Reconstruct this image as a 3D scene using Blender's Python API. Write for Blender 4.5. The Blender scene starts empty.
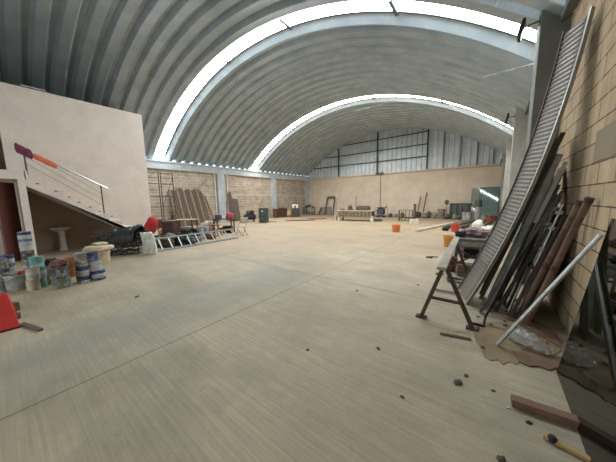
import bpy, bmesh, math, random
from mathutils import Vector, Matrix, noise
random.seed(7)
SC = bpy.context.scene
COL = SC.collection
R = math.radians
V = Vector

# ------------------------------------------------------------------ camera
HC = 1.6
FPX = 238.4
yaw, pitch, roll = R(37.52), R(7.33), R(-0.95)
fw = V((-math.sin(yaw)*math.cos(pitch), math.cos(yaw)*math.cos(pitch), -math.sin(pitch)))
r0 = V((math.cos(yaw), math.sin(yaw), 0)); u0 = r0.cross(fw)
rt = math.cos(roll)*r0 + math.sin(roll)*u0
up_ = -math.sin(roll)*r0 + math.cos(roll)*u0
cam = bpy.data.cameras.new('camera'); co = bpy.data.objects.new('camera', cam); COL.objects.link(co)
cam.sensor_fit = 'HORIZONTAL'; cam.sensor_width = 36; cam.lens = FPX/616*36; cam.clip_start = 0.02
m = Matrix((rt, up_, -fw)).transposed().to_4x4(); m.translation = V((0, 0, HC)); co.matrix_world = m
SC.camera = co
def ray(x, y): return rt*(x-308) - up_*(y-231) + fw*FPX
def hit(x, y, ax, v):
    d = ray(x, y); o = V((0, 0, HC)); return o + d*((v-o[ax])/d[ax])
def G(x, y, z=0.0): return hit(x, y, 2, z)         # a point of the ground plane, in metres

# ------------------------------------------------------------------ materials
def lin(c):
    if isinstance(c, str): c = tuple(int(c[i:i+2], 16)/255 for i in (0, 2, 4))
    return tuple(((x/12.92) if x <= .04045 else ((x+.055)/1.055)**2.4) for x in c) + (1,)
MATS = {}
def base(name):
    mt = bpy.data.materials.new(name); mt.use_nodes = True
    nt = mt.node_tree; b = nt.nodes['Principled BSDF']
    return mt, nt, b
def node(nt, t, **kw):
    n = nt.nodes.new(t)
    for k, v in kw.items():
        if k in n.inputs: n.inputs[k].default_value = v
        else: setattr(n, k, v)
    return n
def mk(name, c, rough=.7, metal=0., var=.18, scale=6., bump=.0, bscale=40., c2=None, stretch=None, spec=.5, dirt=None, dscale=3., damt=.5, rnd=0.):
    """noise-mottled surface; c2 = second tone, dirt = patches of another colour"""
    if name in MATS: return MATS[name]
    mt, nt, b = base(name); L = nt.links
    tc = node(nt, 'ShaderNodeTexCoord'); src = tc.outputs['Object']
    if stretch:
        mp = node(nt, 'ShaderNodeMapping'); mp.inputs['Scale'].default_value = stretch
        L.new(src, mp.inputs[0]); src = mp.outputs[0]
    n = node(nt, 'ShaderNodeTexNoise', Scale=scale, Detail=6., Roughness=.65); L.new(src, n.inputs['Vector'])
    cr = node(nt, 'ShaderNodeValToRGB'); L.new(n.outputs[0], cr.inputs[0])
    ca = lin(c); cb = lin(c2) if c2 else tuple(x*(1-var*1.6) for x in ca[:3])+(1,)
    if not c2: ca = tuple(min(1, x*(1+var)) for x in ca[:3])+(1,)
    e = cr.color_ramp.elements; e[0].position = .32; e[1].position = .68; e[0].color = cb; e[1].color = ca
    out = cr.outputs[0]
    if dirt:
        n2 = node(nt, 'ShaderNodeTexNoise', Scale=dscale, Detail=8., Roughness=.7); L.new(tc.outputs['Object'], n2.inputs['Vector'])
        c3 = node(nt, 'ShaderNodeValToRGB'); L.new(n2.outputs[0], c3.inputs[0])
        c3.color_ramp.elements[0].position = .5; c3.color_ramp.elements[1].position = .62
        c3.color_ramp.elements[0].color = (0, 0, 0, 1); c3.color_ramp.elements[1].color = (damt, damt, damt, 1)
        mx = node(nt, 'ShaderNodeMix', data_type='RGBA'); L.new(c3.outputs[0], mx.inputs[0]); L.new(out, mx.inputs[6])
        mx.inputs[7].default_value = lin(dirt); out = mx.outputs[2]
    L.new(out, b.inputs['Base Color'])
    b.inputs['Roughness'].default_value = rough; b.inputs['Metallic'].default_value = metal
    b.inputs['Specular IOR Level'].default_value = spec
    if bump:
        n3 = node(nt, 'ShaderNodeTexNoise', Scale=bscale, Detail=4.); L.new(src, n3.inputs['Vector'])
        bp = node(nt, 'ShaderNodeBump', Strength=bump, Distance=.02); L.new(n3.outputs[0], bp.inputs['Height']); L.new(bp.outputs[0], b.inputs['Normal'])
    MATS[name] = mt
    return mt

def block_mat(name, c1, c2, mortar, zoff, length=.42, height=.21, msize=.009, streak=None):
    """concrete blocks in running bond on a wall that runs along Y"""
    mt, nt, b = base(name); L = nt.links
    tc = node(nt, 'ShaderNodeTexCoord'); sp = node(nt, 'ShaderNodeSeparateXYZ'); L.new(tc.outputs['Object'], sp.inputs[0])
    ad = node(nt, 'ShaderNodeMath', operation='ADD'); L.new(sp.outputs[2], ad.inputs[0]); ad.inputs[1].default_value = -zoff
    cb = node(nt, 'ShaderNodeCombineXYZ'); L.new(sp.outputs[1], cb.inputs[0]); L.new(ad.outputs[0], cb.inputs[1])
    br = node(nt, 'ShaderNodeTexBrick'); L.new(cb.outputs[0], br.inputs['Vector'])
    br.offset = .5; br.inputs['Scale'].default_value = 1; br.inputs['Mortar Size'].default_value = msize
    br.inputs['Brick Width'].default_value = length; br.inputs['Row Height'].default_value = height
    br.inputs['Mortar Smooth'].default_value = .3; br.inputs['Bias'].default_value = 0
    br.inputs['Color1'].default_value = lin(c1); br.inputs['Color2'].default_value = lin(c2); br.inputs['Mortar'].default_value = lin(mortar)
    n = node(nt, 'ShaderNodeTexNoise', Scale=2.2, Detail=8., Roughness=.7); L.new(tc.outputs['Object'], n.inputs['Vector'])
    cr = node(nt, 'ShaderNodeValToRGB'); L.new(n.outputs[0], cr.inputs[0])
    cr.color_ramp.elements[0].position = .3; cr.color_ramp.elements[1].position = .7
    cr.color_ramp.elements[0].color = (.72, .7, .68, 1); cr.color_ramp.elements[1].color = (1.15, 1.12, 1.08, 1)
    mx = node(nt, 'ShaderNodeMix', data_type='RGBA', blend_type='MULTIPLY'); mx.inputs[0].default_value = 1
    L.new(br.outputs['Color'], mx.inputs[6]); L.new(cr.outputs[0], mx.inputs[7]); out = mx.outputs[2]
    if streak:   # cement runs and wear down the face
        mp = node(nt, 'ShaderNodeMapping'); mp.inputs['Scale'].default_value = (3, 9, .9); L.new(tc.outputs['Object'], mp.inputs[0])
        n2 = node(nt, 'ShaderNodeTexNoise', Scale=1., Detail=6.); L.new(mp.outputs[0], n2.inputs['Vector'])
        c2_ = node(nt, 'ShaderNodeValToRGB'); L.new(n2.outputs[0], c2_.inputs[0])
        c2_.color_ramp.elements[0].position = .5; c2_.color_ramp.elements[1].position = .7
        c2_.color_ramp.elements[0].color = (0, 0, 0, 1); c2_.color_ramp.elements[1].color = (.6, .6, .6, 1)
        m2 = node(nt, 'ShaderNodeMix', data_type='RGBA'); L.new(c2_.outputs[0], m2.inputs[0]); L.new(out, m2.inputs[6]); m2.inputs[7].default_value = lin(streak); out = m2.outputs[2]
    L.new(out, b.inputs['Base Color']); b.inputs['Roughness'].default_value = .92; b.inputs['Specular IOR Level'].default_value = .2
    inv = node(nt, 'ShaderNodeMath', operation='SUBTRACT'); inv.inputs[0].default_value = 1; L.new(br.outputs['Fac'], inv.inputs[1])
    n3 = node(nt, 'ShaderNodeTexNoise', Scale=60., Detail=3.); L.new(tc.outputs['Object'], n3.inputs['Vector'])
    ml = node(nt, 'ShaderNodeMath', operation='MULTIPLY_ADD'); L.new(n3.outputs[0], ml.inputs[0]); ml.inputs[1].default_value = .25; L.new(inv.outputs[0], ml.inputs[2])
    bp = node(nt, 'ShaderNodeBump', Strength=.6, Distance=.012); L.new(ml.outputs[0], bp.inputs['Height']); L.new(bp.outputs[0], b.inputs['Normal'])
    return mt

def floor_mat():
    mt, nt, b = base('broomed_concrete'); L = nt.links
    tc = node(nt, 'ShaderNodeTexCoord'); P = tc.outputs['Object']
    def nz(scale, detail, st=None, rough=.65):
        s = P
        if st:
            mp = node(nt, 'ShaderNodeMapping'); mp.inputs['Scale'].default_value = st; L.new(P, mp.inputs[0]); s = mp.outputs[0]
        n = node(nt, 'ShaderNodeTexNoise', Scale=scale, Detail=detail, Roughness=rough); L.new(s, n.inputs['Vector']); return n.outputs[0]
    def ramp(f, a, c, pa=.35, pb=.65):
        r = node(nt, 'ShaderNodeValToRGB'); L.new(f, r.inputs[0]); r.color_ramp.elements[0].position = pa; r.color_ramp.elements[1].position = pb
        r.color_ramp.elements[0].color = a; r.color_ramp.elements[1].color = c; return r.outputs[0]
    def mix(f, a, c, bt='MIX'):
        x = node(nt, 'ShaderNodeMix', data_type='RGBA', blend_type=bt)
        for i, s in ((0, f), (6, a), (7, c)):
            if hasattr(s, 'is_linked'): L.new(s, x.inputs[i])
            else: x.inputs[i].default_value = s
        return x.outputs[2]
    W_ = (1, 1, 1, 1); K_ = (0, 0, 0, 1)
    col = ramp(nz(.55, 8), lin('9f9078'), lin('b9a98e'))
    # broom lines run across the hall
    br = nz(1., 3, (1.0, 40, 1)); col = mix(1., col, ramp(br, (.88, .875, .87, 1), (1.06, 1.06, 1.05, 1)), 'MULTIPLY')
    # fine sandy dust, thickest over the far half of the hall and along the junk on the left
    sp = node(nt, 'ShaderNodeSeparateXYZ'); L.new(P, sp.inputs[0])
    mr = node(nt, 'ShaderNodeMapRange'); mr.inputs[1].default_value = 3.2; mr.inputs[2].default_value = 10.; mr.inputs[3].default_value = -.22; mr.inputs[4].default_value = .42; L.new(sp.outputs[1], mr.inputs[0])
    mr2 = node(nt, 'ShaderNodeMapRange'); mr2.inputs[1].default_value = -3.5; mr2.inputs[2].default_value = -7.5; mr2.inputs[3].default_value = 0.; mr2.inputs[4].default_value = .36; L.new(sp.outputs[0], mr2.inputs[0])
    a1 = node(nt, 'ShaderNodeMath', operation='ADD'); L.new(mr.outputs[0], a1.inputs[0]); L.new(mr2.outputs[0], a1.inputs[1])
    a2 = node(nt, 'ShaderNodeMath', operation='ADD'); L.new(a1.outputs[0], a2.inputs[0]); L.new(nz(.5, 8, (1, 1.6, 1)), a2.inputs[1])
    col = mix(ramp(a2.outputs[0], K_, (.85, .85, .85, 1), .38, .85), col, lin('a48d72'))
    # darker damp-looking trowelled patches and stains
    col = mix(ramp(nz(.42, 5, (1, 1.9, 1)), K_, (.55, .55, .55, 1), .5, .68), col, lin('807a6a'))
    ln = node(nt, 'ShaderNodeMapRange'); ln.interpolation_type = 'SMOOTHSTEP'; ln.inputs[1].default_value = 0.; ln.inputs[2].default_value = 1.2; ln.inputs[3].default_value = 1.; ln.inputs[4].default_value = 0.
    s_ = node(nt, 'ShaderNodeMath', operation='ADD'); L.new(sp.outputs[0], s_.inputs[0]); s_.inputs[1].default_value = 3.75
    ab_ = node(nt, 'ShaderNodeMath', operation='ABSOLUTE'); L.new(s_.outputs[0], ab_.inputs[0]); L.new(ab_.outputs[0], ln.inputs[0])
    lm = node(nt, 'ShaderNodeMath', operation='MULTIPLY'); L.new(ln.outputs[0], lm.inputs[0]); L.new(nz(.9, 5, (2.2, .5, 1)), lm.inputs[1])
    lm2 = node(nt, 'ShaderNodeMath', operation='LESS_THAN'); L.new(sp.outputs[1], lm2.inputs[0]); lm2.inputs[1].default_value = 4.01
    lm3 = node(nt, 'ShaderNodeMath', operation='MULTIPLY'); L.new(lm.outputs[0], lm3.inputs[0]); L.new(lm2.outputs[0], lm3.inputs[1])
    col = mix(lm3.outputs[0], col, lin('86867a'))
    col = mix(ramp(nz(1.3, 7), K_, (.5, .5, .5, 1), .5, .7), col, lin('8f8470'))
    col = mix(ramp(nz(7., 6), K_, (.5, .5, .5, 1), .62, .75), col, lin('8a7c68'))
    # slab joints: along the hall at x=-2.83, across it at y=4.01 and every 6 m
    def joint(axis, at, w):
        s = node(nt, 'ShaderNodeMath', operation='SUBTRACT'); L.new(sp.outputs[axis], s.inputs[0]); s.inputs[1].default_value = at
        ab = node(nt, 'ShaderNodeMath', operation='ABSOLUTE'); L.new(s.outputs[0], ab.inputs[0])
        lt = node(nt, 'ShaderNodeMath', operation='LESS_THAN'); L.new(ab.outputs[0], lt.inputs[0]); lt.inputs[1].default_value = w
        return lt.outputs[0]
    jf = None
    for ax, at, w in ((0, -2.83, .011), (0, -8.3, .01), (0, -13.2, .01), (1, 4.01, .012), (1, 10.0, .012), (1, 16.0, .012)):
        j = joint(ax, at, w)
        if jf is None: jf = j
        else:
            mxn = node(nt, 'ShaderNodeMath', operation='MAXIMUM'); L.new(jf, mxn.inputs[0]); L.new(j, mxn.inputs[1]); jf = mxn.outputs[0]
    jc = node(nt, 'ShaderNodeMath', operation='MULTIPLY'); L.new(jf, jc.inputs[0]); jc.inputs[1].default_value = .55
    col = mix(jc.outputs[0], col, lin('5c5346'))
    L.new(col, b.inputs['Base Color']); b.inputs['Roughness'].default_value = .75; b.inputs['Specular IOR Level'].default_value = .35
    hs = node(nt, 'ShaderNodeMath', operation='SUBTRACT'); L.new(br, hs.inputs[0]); L.new(jf, hs.inputs[1])
    bp = node(nt, 'ShaderNodeBump', Strength=.45, Distance=.01); L.new(hs.outputs[0], bp.inputs['Height']); L.new(bp.outputs[0], b.inputs['Normal'])
    return mt

def roof_mat():
    """galvanised sheet with the fine cross crimps of a bent arch panel"""
    mt, nt, b = base('galvanised_roof_sheet'); L = nt.links
    tc = node(nt, 'ShaderNodeTexCoord')
    n = node(nt, 'ShaderNodeTexNoise', Scale=1.5, Detail=6.); L.new(tc.outputs['Object'], n.inputs['Vector'])
    cr = node(nt, 'ShaderNodeValToRGB'); L.new(n.outputs[0], cr.inputs[0]); cr.color_ramp.elements[0].position = .3; cr.color_ramp.elements[1].position = .7
    cr.color_ramp.elements[0].color = lin('9aa6ab'); cr.color_ramp.elements[1].color = lin('b3bcbf'); L.new(cr.outputs[0], b.inputs['Base Color'])
    b.inputs['Roughness'].default_value = .38; b.inputs['Metallic'].default_value = .55
    sp = node(nt, 'ShaderNodeSeparateXYZ'); L.new(tc.outputs['Object'], sp.inputs[0])
    ax = node(nt, 'ShaderNodeMath', operation='ADD'); L.new(sp.outputs[0], ax.inputs[0]); ax.inputs[1].default_value = 8.18
    az = node(nt, 'ShaderNodeMath', operation='ADD'); L.new(sp.outputs[2], az.inputs[0]); az.inputs[1].default_value = 5.66
    at = node(nt, 'ShaderNodeMath', operation='ARCTAN2'); L.new(ax.outputs[0], at.inputs[0]); L.new(az.outputs[0], at.inputs[1])
    mu = node(nt, 'ShaderNodeMath', operation='MULTIPLY'); L.new(at.outputs[0], mu.inputs[0]); mu.inputs[1].default_value = 900.
    sn = node(nt, 'ShaderNodeMath', operation='SINE'); L.new(mu.outputs[0], sn.inputs[0])
    bp = node(nt, 'ShaderNodeBump', Strength=.1, Distance=.01); L.new(sn.outputs[0], bp.inputs['Height']); L.new(bp.outputs[0], b.inputs['Normal'])
    return mt
def glow(name, c, s):
    mt, nt, b = base(name); b.inputs['Base Color'].default_value = lin(c); b.inputs['Emission Color'].default_value = lin(c); b.inputs['Emission Strength'].default_value = s; b.inputs['Roughness'].default_value = .5
    return mt
def glass(name, c, rough=.02, trans=1., thin=True):
    mt, nt, b = base(name); b.inputs['Base Color'].default_value = lin(c); b.inputs['Transmission Weight'].default_value = trans
    b.inputs['Roughness'].default_value = rough; b.inputs['IOR'].default_value = 1.45
    return mt

# ------------------------------------------------------------------ mesh builder
class MB:
    def __init__(s): s.v = []; s.f = []
    def add(s, vs, fs):
        o = len(s.v); s.v += [tuple(v) for v in vs]; s.f += [tuple(i+o for i in f) for f in fs]; return s
    def box(s, c, d, rot=None):
        c = V(c); q = []
        for x in (-.5, .5):
            for y in (-.5, .5):
                for z in (-.5, .5):
                    p = V((x*d[0], y*d[1], z*d[2]))
                    if rot is not None: p = rot @ p
                    q.append(c+p)
        return s.add(q, [(0, 1, 3, 2), (4, 6, 7, 5), (0, 4, 5, 1), (2, 3, 7, 6), (0, 2, 6, 4), (1, 5, 7, 3)])
    def b2(s, a, b_): return s.box([(x+y)/2 for x, y in zip(a, b_)], [abs(y-x) for x, y in zip(a, b_)])
    def frame_of(s, p0, p1, side=None):
        d = (V(p1)-V(p0)).normalized(); sd = V(side) if side else (V((0, 0, 1)) if abs(d.z) < .9 else V((1, 0, 0)))
        sd = (sd-d*sd.dot(d)).normalized(); return d, sd, d.cross(sd)
    def sweep(s, prof, p0, p1, side=None):
        """closed profile (a along side, b along the third axis) from p0 to p1"""
        p0, p1 = V(p0), V(p1); d, a, b_ = s.frame_of(p0, p1, side); n = len(prof)
        vs = [p+a*x+b_*y for p in (p0, p1) for x, y in prof]
        fs = [(i, (i+1) % n, (i+1) % n+n, i+n) for i in range(n)] + [tuple(range(n-1, -1, -1)), tuple(range(n, 2*n))]
        return s.add(vs, fs)
    def beam(s, p0, p1, w, t, side=None):
        return s.sweep([(-w/2, -t/2), (w/2, -t/2), (w/2, t/2), (-w/2, t/2)], p0, p1, side)
    def channel(s, p0, p1, w, h, t=.006, side=None):
        return s.sweep([(-w/2, 0), (w/2, 0), (w/2, h), (w/2-t, h), (w/2-t, t), (-w/2+t, t), (-w/2+t, h), (-w/2, h)], p0, p1, side)
    def angle(s, p0, p1, w, t=.006, side=None):
        return s.sweep([(0, 0), (w, 0), (w, t), (t, t), (t, w), (0, w)], p0, p1, side)
    def tube(s, p0, p1, r, n=10, r1=None):
        r1 = r if r1 is None else r1
        p0, p1 = V(p0), V(p1); d, a, b_ = s.frame_of(p0, p1)
        vs = [p+(a*math.cos(t)+b_*math.sin(t))*q for p, q in ((p0, r), (p1, r1)) for t in [2*math.pi*i/n for i in range(n)]]
        return s.add(vs, [(i, (i+1) % n, (i+1) % n+n, i+n) for i in range(n)] + [tuple(range(n-1, -1, -1)), tuple(range(n, 2*n))])
    def path(s, pts, r, n=8, closed=False):
        pts = [V(p) for p in pts]; m_ = len(pts); rings = []
        for i, p in enumerate(pts):
            a = pts[(i-1) % m_] if (closed or i) else p; c = pts[(i+1) % m_] if (closed or i < m_-1) else p
            d, sd, b_ = s.frame_of(a, c)
            rings.append([p+(sd*math.cos(t)+b_*math.sin(t))*r for t in [2*math.pi*k/n for k in range(n)]])
        fs = []
        for i in range(m_ if closed else m_-1):
            for k in range(n): fs.append((i*n+k, i*n+(k+1) % n, ((i+1) % m_)*n+(k+1) % n, ((i+1) % m_)*n+k))
        if not closed: fs += [tuple(range(n-1, -1, -1)), tuple(range((m_-1)*n, m_*n))]
        return s.add([v for q in rings for v in q], fs)
    def lathe(s, prof, n=20, c=(0, 0, 0), sx=1, sy=1):
        c = V(c); vs = []; m_ = len(prof)
        for r, z in prof:
            for k in range(n):
                t = 2*math.pi*k/n; vs.append(c+V((r*math.cos(t)*sx, r*math.sin(t)*sy, z)))
        fs = [(i*n+k, i*n+(k+1) % n, (i+1)*n+(k+1) % n, (i+1)*n+k) for i in range(m_-1) for k in range(n)]
        fs += [tuple(range(n-1, -1, -1)), tuple(range((m_-1)*n, m_*n))]
        return s.add(vs, fs)
    def prism(s, poly, z0, z1):
        n = len(poly); vs = [(x, y, z) for z in (z0, z1) for x, y in poly]
        return s.add(vs, [(i, (i+1) % n, (i+1) % n+n, i+n) for i in range(n)] + [tuple(range(n-1, -1, -1)), tuple(range(n, 2*n))])
    def blob(s, c, d, rough=.15, freq=2., seed=0, flat=.0, n=14, m_=22, box=2.2):
        """lumpy closed body: superellipsoid pushed about by noise, flattened at its foot"""
        c = V(c); vs = []; sg = lambda x, p: math.copysign(abs(x)**p, x); e = 2/box
        for i in range(1, n):
            ph = -math.pi/2+math.pi*i/n
            for k in range(m_):
                t = 2*math.pi*k/m_
                p = V((sg(math.cos(ph), e)*sg(math.cos(t), e), sg(math.cos(ph), e)*sg(math.sin(t), e), sg(math.sin(ph), e)))
                q = 1+rough*noise.noise(p*freq+V((seed*7.3, seed*3.1, seed)))+rough*.5*noise.noise(p*freq*2.3+V((seed, 5, 9)))
                p = V((p.x*q*d[0]/2, p.y*q*d[1]/2, max(-d[2]/2, p.z*q*d[2]/2)))
                vs.append(c+p+V((0, 0, d[2]/2)))
        fs = [(i*m_+k, i*m_+(k+1) % m_, (i+1)*m_+(k+1) % m_, (i+1)*m_+k) for i in range(n-2) for k in range(m_)]
        fs += [tuple(range(m_-1, -1, -1)), tuple(range((n-2)*m_, (n-1)*m_))]
        return s.add(vs, fs)
    def grid(s, fn, nu, nv, thick=0.0):
        vs = [V(fn(i/nu, j/nv)) for i in range(nu+1) for j in range(nv+1)]; w = nv+1
        fs = [(i*w+j, (i+1)*w+j, (i+1)*w+j+1, i*w+j+1) for i in range(nu) for j in range(nv)]
        return s.add(vs, fs)
def link(name, mb, mat, parent=None, loc=None, rz=0, smooth=True, bevel=0., solid=0., ang=38):
    me = bpy.data.meshes.new(name); me.from_pydata(mb.v, [], mb.f); me.update()
    bm = bmesh.new(); bm.from_mesh(me); bmesh.ops.recalc_face_normals(bm, faces=bm.faces); bm.to_mesh(me); bm.free()
    o = bpy.data.objects.new(name, me); COL.objects.link(o); me.materials.append(mat)
    if smooth:
        me.polygons.foreach_set('use_smooth', [True]*len(me.polygons)); me.set_sharp_from_angle(angle=R(ang))
    if parent: o.parent = parent
    if loc is not None: o.location = loc
    o.rotation_euler.z = rz
    if solid:
        md = o.modifiers.new('thickness', 'SOLIDIFY'); md.thickness = solid; md.offset = 0
    if bevel:
        md = o.modifiers.new('edge', 'BEVEL'); md.width = bevel; md.segments = 2; md.limit_method = 'ANGLE'; md.angle_limit = R(40)
    return o
def tag(o, label, cat, group=None):
    o['label'] = label; o['category'] = cat
    if group: o['group'] = group
    return o
def thing(name, label, cat, loc=(0, 0, 0), rz=0, group=None):
    o = bpy.data.objects.new(name, None); COL.objects.link(o); o.empty_display_size = .1
    o.location = loc; o.rotation_euler = (0, 0, rz); return tag(o, label, cat, group)
def single(name, label, cat, mb, mat, loc=(0, 0, 0), rz=0, group=None, **kw):
    return tag(link(name, mb, mat, None, loc, rz, **kw), label, cat, group)
def struct(name, mb, mat, parent=None, **kw):
    o = link(name, mb, mat, parent, **kw)
    if not parent: o['kind'] = 'structure'
    return o
def dup(o, loc, rz=0, label=None):
    r = o.copy(); COL.objects.link(r); r.location = loc; r.rotation_euler.z = rz
    if label: r['label'] = label
    for ch in list(o.children):
        c = ch.copy(); COL.objects.link(c); c.parent = r
        for g in ch.children:
            d = g.copy(); COL.objects.link(d); d.parent = c
    return r

# ------------------------------------------------------------------ palette
paint_white = mk('off_white_wall_paint', 'd9cabb', .85, var=.05, scale=1.5, bump=.05, bscale=60, dirt='c4b5a6', dscale=.8, damt=.35)
plaster = mk('tan_wall_plaster', 'cdbba6', .9, var=.08, scale=1.1, dirt='bdab92', dscale=.6, damt=.5, bump=.05, bscale=30)
plaster_and_shade = mk('grey_plaster_and_stair_shade', 'a39180', .9, var=.08, scale=1.5, bump=.05)
conc = mk('grey_concrete', 'a6a69d', .85, var=.1, scale=2.5, bump=.08, bscale=50, dirt='8f8d82', dscale=1.4, damt=.5)
beam_paint = mk('grey_beam_concrete', 'a9adac', .8, var=.08, scale=2., dirt='c0c2be', dscale=1., damt=.4)
conc_dark = mk('dark_concrete', '6f6f66', .85, var=.14, scale=2., bump=.1, dirt='56574f', dscale=1.3, damt=.6)  # darker concrete of the nearest right pillar and the right ring beam
block_left = block_mat('tan_block_wall', 'b3a492', '9d8f80', 'c0b7a9', .0, msize=.018)
block_right = block_mat('large_block_wall', 'bda78a', 'ae987b', '54493c', .03, msize=.008, streak='bfab8c')
black_paint = mk('black_painted_steel', '232423', .5, .2, var=.25, bump=.05, dirt='4a453d', dscale=5, damt=.5)
dark_steel = mk('dark_grey_steel', '585955', .5, .5, var=.2, dirt='6b6255', dscale=4, damt=.5)
grey_steel = mk('grey_steel', '85857c', .45, .5, var=.15, dirt='6b6455', dscale=4, damt=.5)
galv = mk('galvanised_steel', 'b3b5b0', .35, .7, var=.12, scale=12)
bright_steel = mk('stainless_steel', 'c5c6c3', .28, .9, var=.05)
alu = mk('aluminium', 'a0a29c', .45, .5, var=.08)
rust = mk('rusty_steel', '4d3d32', .75, .3, var=.25, scale=14, dirt='6b4c38', dscale=8, damt=.5)
redox = mk('red_oxide_steel', '6b463a', .7, .1, var=.2, scale=10)
maroon = mk('maroon_paint', '442b27', .6, .0, var=.15, scale=4, dirt='6a473d', dscale=4, damt=.4)
door_brown = mk('brown_door_paint', '6a3d33', .5, var=.12, scale=3, stretch=(8, 8, .8))
wood_old = mk('weathered_board_wood', '665547', .85, var=.22, scale=3, stretch=(9, 9, .7), c2='4d3f35')
wood_old2 = mk('pale_weathered_wood', '846e5c', .85, var=.2, scale=3, stretch=(9, 9, .7))
wood_tan = mk('tan_wood', 'b08f66', .8, var=.16, scale=3, stretch=(1, 6, 6))
wood_red = mk('red_brown_timber', '7d5c48', .75, var=.16, scale=5, stretch=(1, 8, 8))
wood_pale = mk('pale_timber', 'bfb6a3', .8, var=.12, scale=3)
card = mk('flattened_cardboard', '8f7a5e', .9, var=.1, scale=4, dirt='7b6549', dscale=3, damt=.6)
card2 = mk('brown_cardboard', '7d634d', .9, var=.12, scale=4, dirt='65503d', dscale=3, damt=.6)
teal = mk('teal_paint', '5c8f86', .5, var=.14, scale=9, dirt='b9c0b2', dscale=9, damt=.7)
blue = mk('dark_blue_paint', '2d3f68', .5, var=.16, scale=9, dirt='8e97a4', dscale=9, damt=.5)
can_white = mk('paint_spattered_white', 'aeaca4', .55, var=.1, scale=7, dirt='7b8186', dscale=10, damt=.75)
can_cream = mk('cream_can_paint', 'b5a58e', .6, var=.12, scale=7, dirt='8d8271', dscale=9, damt=.6)
can_grey = mk('spattered_grey_can', '77766e', .6, var=.2, scale=8, dirt='b9b8ae', dscale=11, damt=.8)
can_dark = mk('dark_spattered_can', '3a3a38', .6, var=.2, scale=8, dirt='9d9c92', dscale=11, damt=.8)
can_green = mk('green_grey_can', '646a5a', .6, var=.2, scale=8, dirt='a7a797', dscale=11, damt=.7)
tin = mk('dull_tin', '9a9993', .4, .8, var=.12, scale=10)
orange = mk('orange_plastic', 'd9772c', .5, var=.08, scale=5, dirt='b98a58', dscale=6, damt=.4)
yellow_b = mk('amber_plastic', 'c98a2e', .5, var=.1, scale=5, dirt='9c7a48', dscale=6, damt=.5)
red_p = mk('red_plastic', 'd23d35', .45, var=.07, scale=4)
red_cloth = mk('red_fabric', 'b5302a', .85, var=.2, scale=6)
purple = mk('purple_fabric', '6d3448', .9, var=.22, scale=14, bump=.3, bscale=60)
coral = mk('coral_orange_fabric', 'd0714e', .9, var=.12, scale=10, bump=.2, bscale=60)
sack_white = mk('white_woven_sack', 'e0ded4', .85, var=.12, scale=8, bump=.25, bscale=50)
sack_olive = mk('olive_tarpaulin', '6a634a', .85, var=.25, scale=6, bump=.25)
tan_sack = mk('cream_paper_sack', 'cdbb98', .85, var=.12, scale=6, bump=.15)
pink_cloth = mk('mauve_cloth', '8f7477', .95, var=.22, scale=7, bump=.2)
green_dark = mk('dark_green_enamel', '3a4541', .45, .1, var=.18, scale=5, dirt='5d6059', dscale=5, damt=.5)
stone = mk('grey_cement_lump', '8b857a', .95, var=.18, scale=8, bump=.3)
stone_d = mk('dark_dirt_clod', '5d5244', .95, var=.25, scale=14, bump=.3)
stone_l = mk('pale_stone_facing', 'b3a48c', .9, var=.22, scale=5, c2='8a7a64', bump=.3, bscale=20)
ceramic = mk('white_ceramic', 'cbc5ba', .25, var=.03)
rubber = mk('black_rubber', '1c1c1b', .7, var=.2)
pipe_white = mk('white_conduit', 'cfcfc8', .5, var=.05)
mat_brown = mk('red_brown_floor_mat', '77513f', .95, var=.18, scale=4)
lamp_glass = mk('floodlight_lens', 'c4c9c9', .15, var=.03)
roof = roof_mat()
sky_panel = [glow('translucent_roof_panel', 'e2effa', 17.0), glow('boosted_translucent_roof_panel', 'f2f6f6', 22.0)]  # far strip's glow is raised to brighten the back of the hall
tinted = glass('tinted_sheet_glass', '343c2e', .03)
green_glass = mk('teal_glass_sheet', '566a64', .06, 0, var=.08, scale=2, spec=.9, dirt='6f8078', dscale=1.6, damt=.4)
film = glass('clear_plastic_film', 'e2e2dc', .22, .72)

# ------------------------------------------------------------------ the hall
XL, XR, YB, YF = -17.15, .8, 22.4, -6.0
SPR = 4.3
AX, AZ, AR = -8.18, -5.66, 13.41                 # circle of the roof arch
struct('floor', MB().b2((XL-.3, YF-.3, -.2), (XR+.3, YB+.3, 0)), floor_mat(), smooth=False)
struct('wall_left', MB().b2((XL-.2, YF, 0), (XL, YB, SPR-.05)), block_left, smooth=False)
struct('wall_right', MB().b2((XR, YF, 0), (XR+.2, YB, SPR+.4)), block_right, smooth=False)
struct('wall_back', MB().b2((XL-.2, YB, 0), (XR+.2, YB+.2, 3.93)), plaster, smooth=False)
fr = MB()                                        # front wall with the open gateway behind the photographer
fr.b2((XL-.2, YF-.2, 0), (-8.5, YF, 7.9)); fr.b2((-2.5, YF-.2, 0), (XR+.2, YF, 7.9)); fr.b2((-8.5, YF-.2, 4.6), (-2.5, YF, 7.9))
struct('wall_front', fr, plaster, smooth=False)
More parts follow.
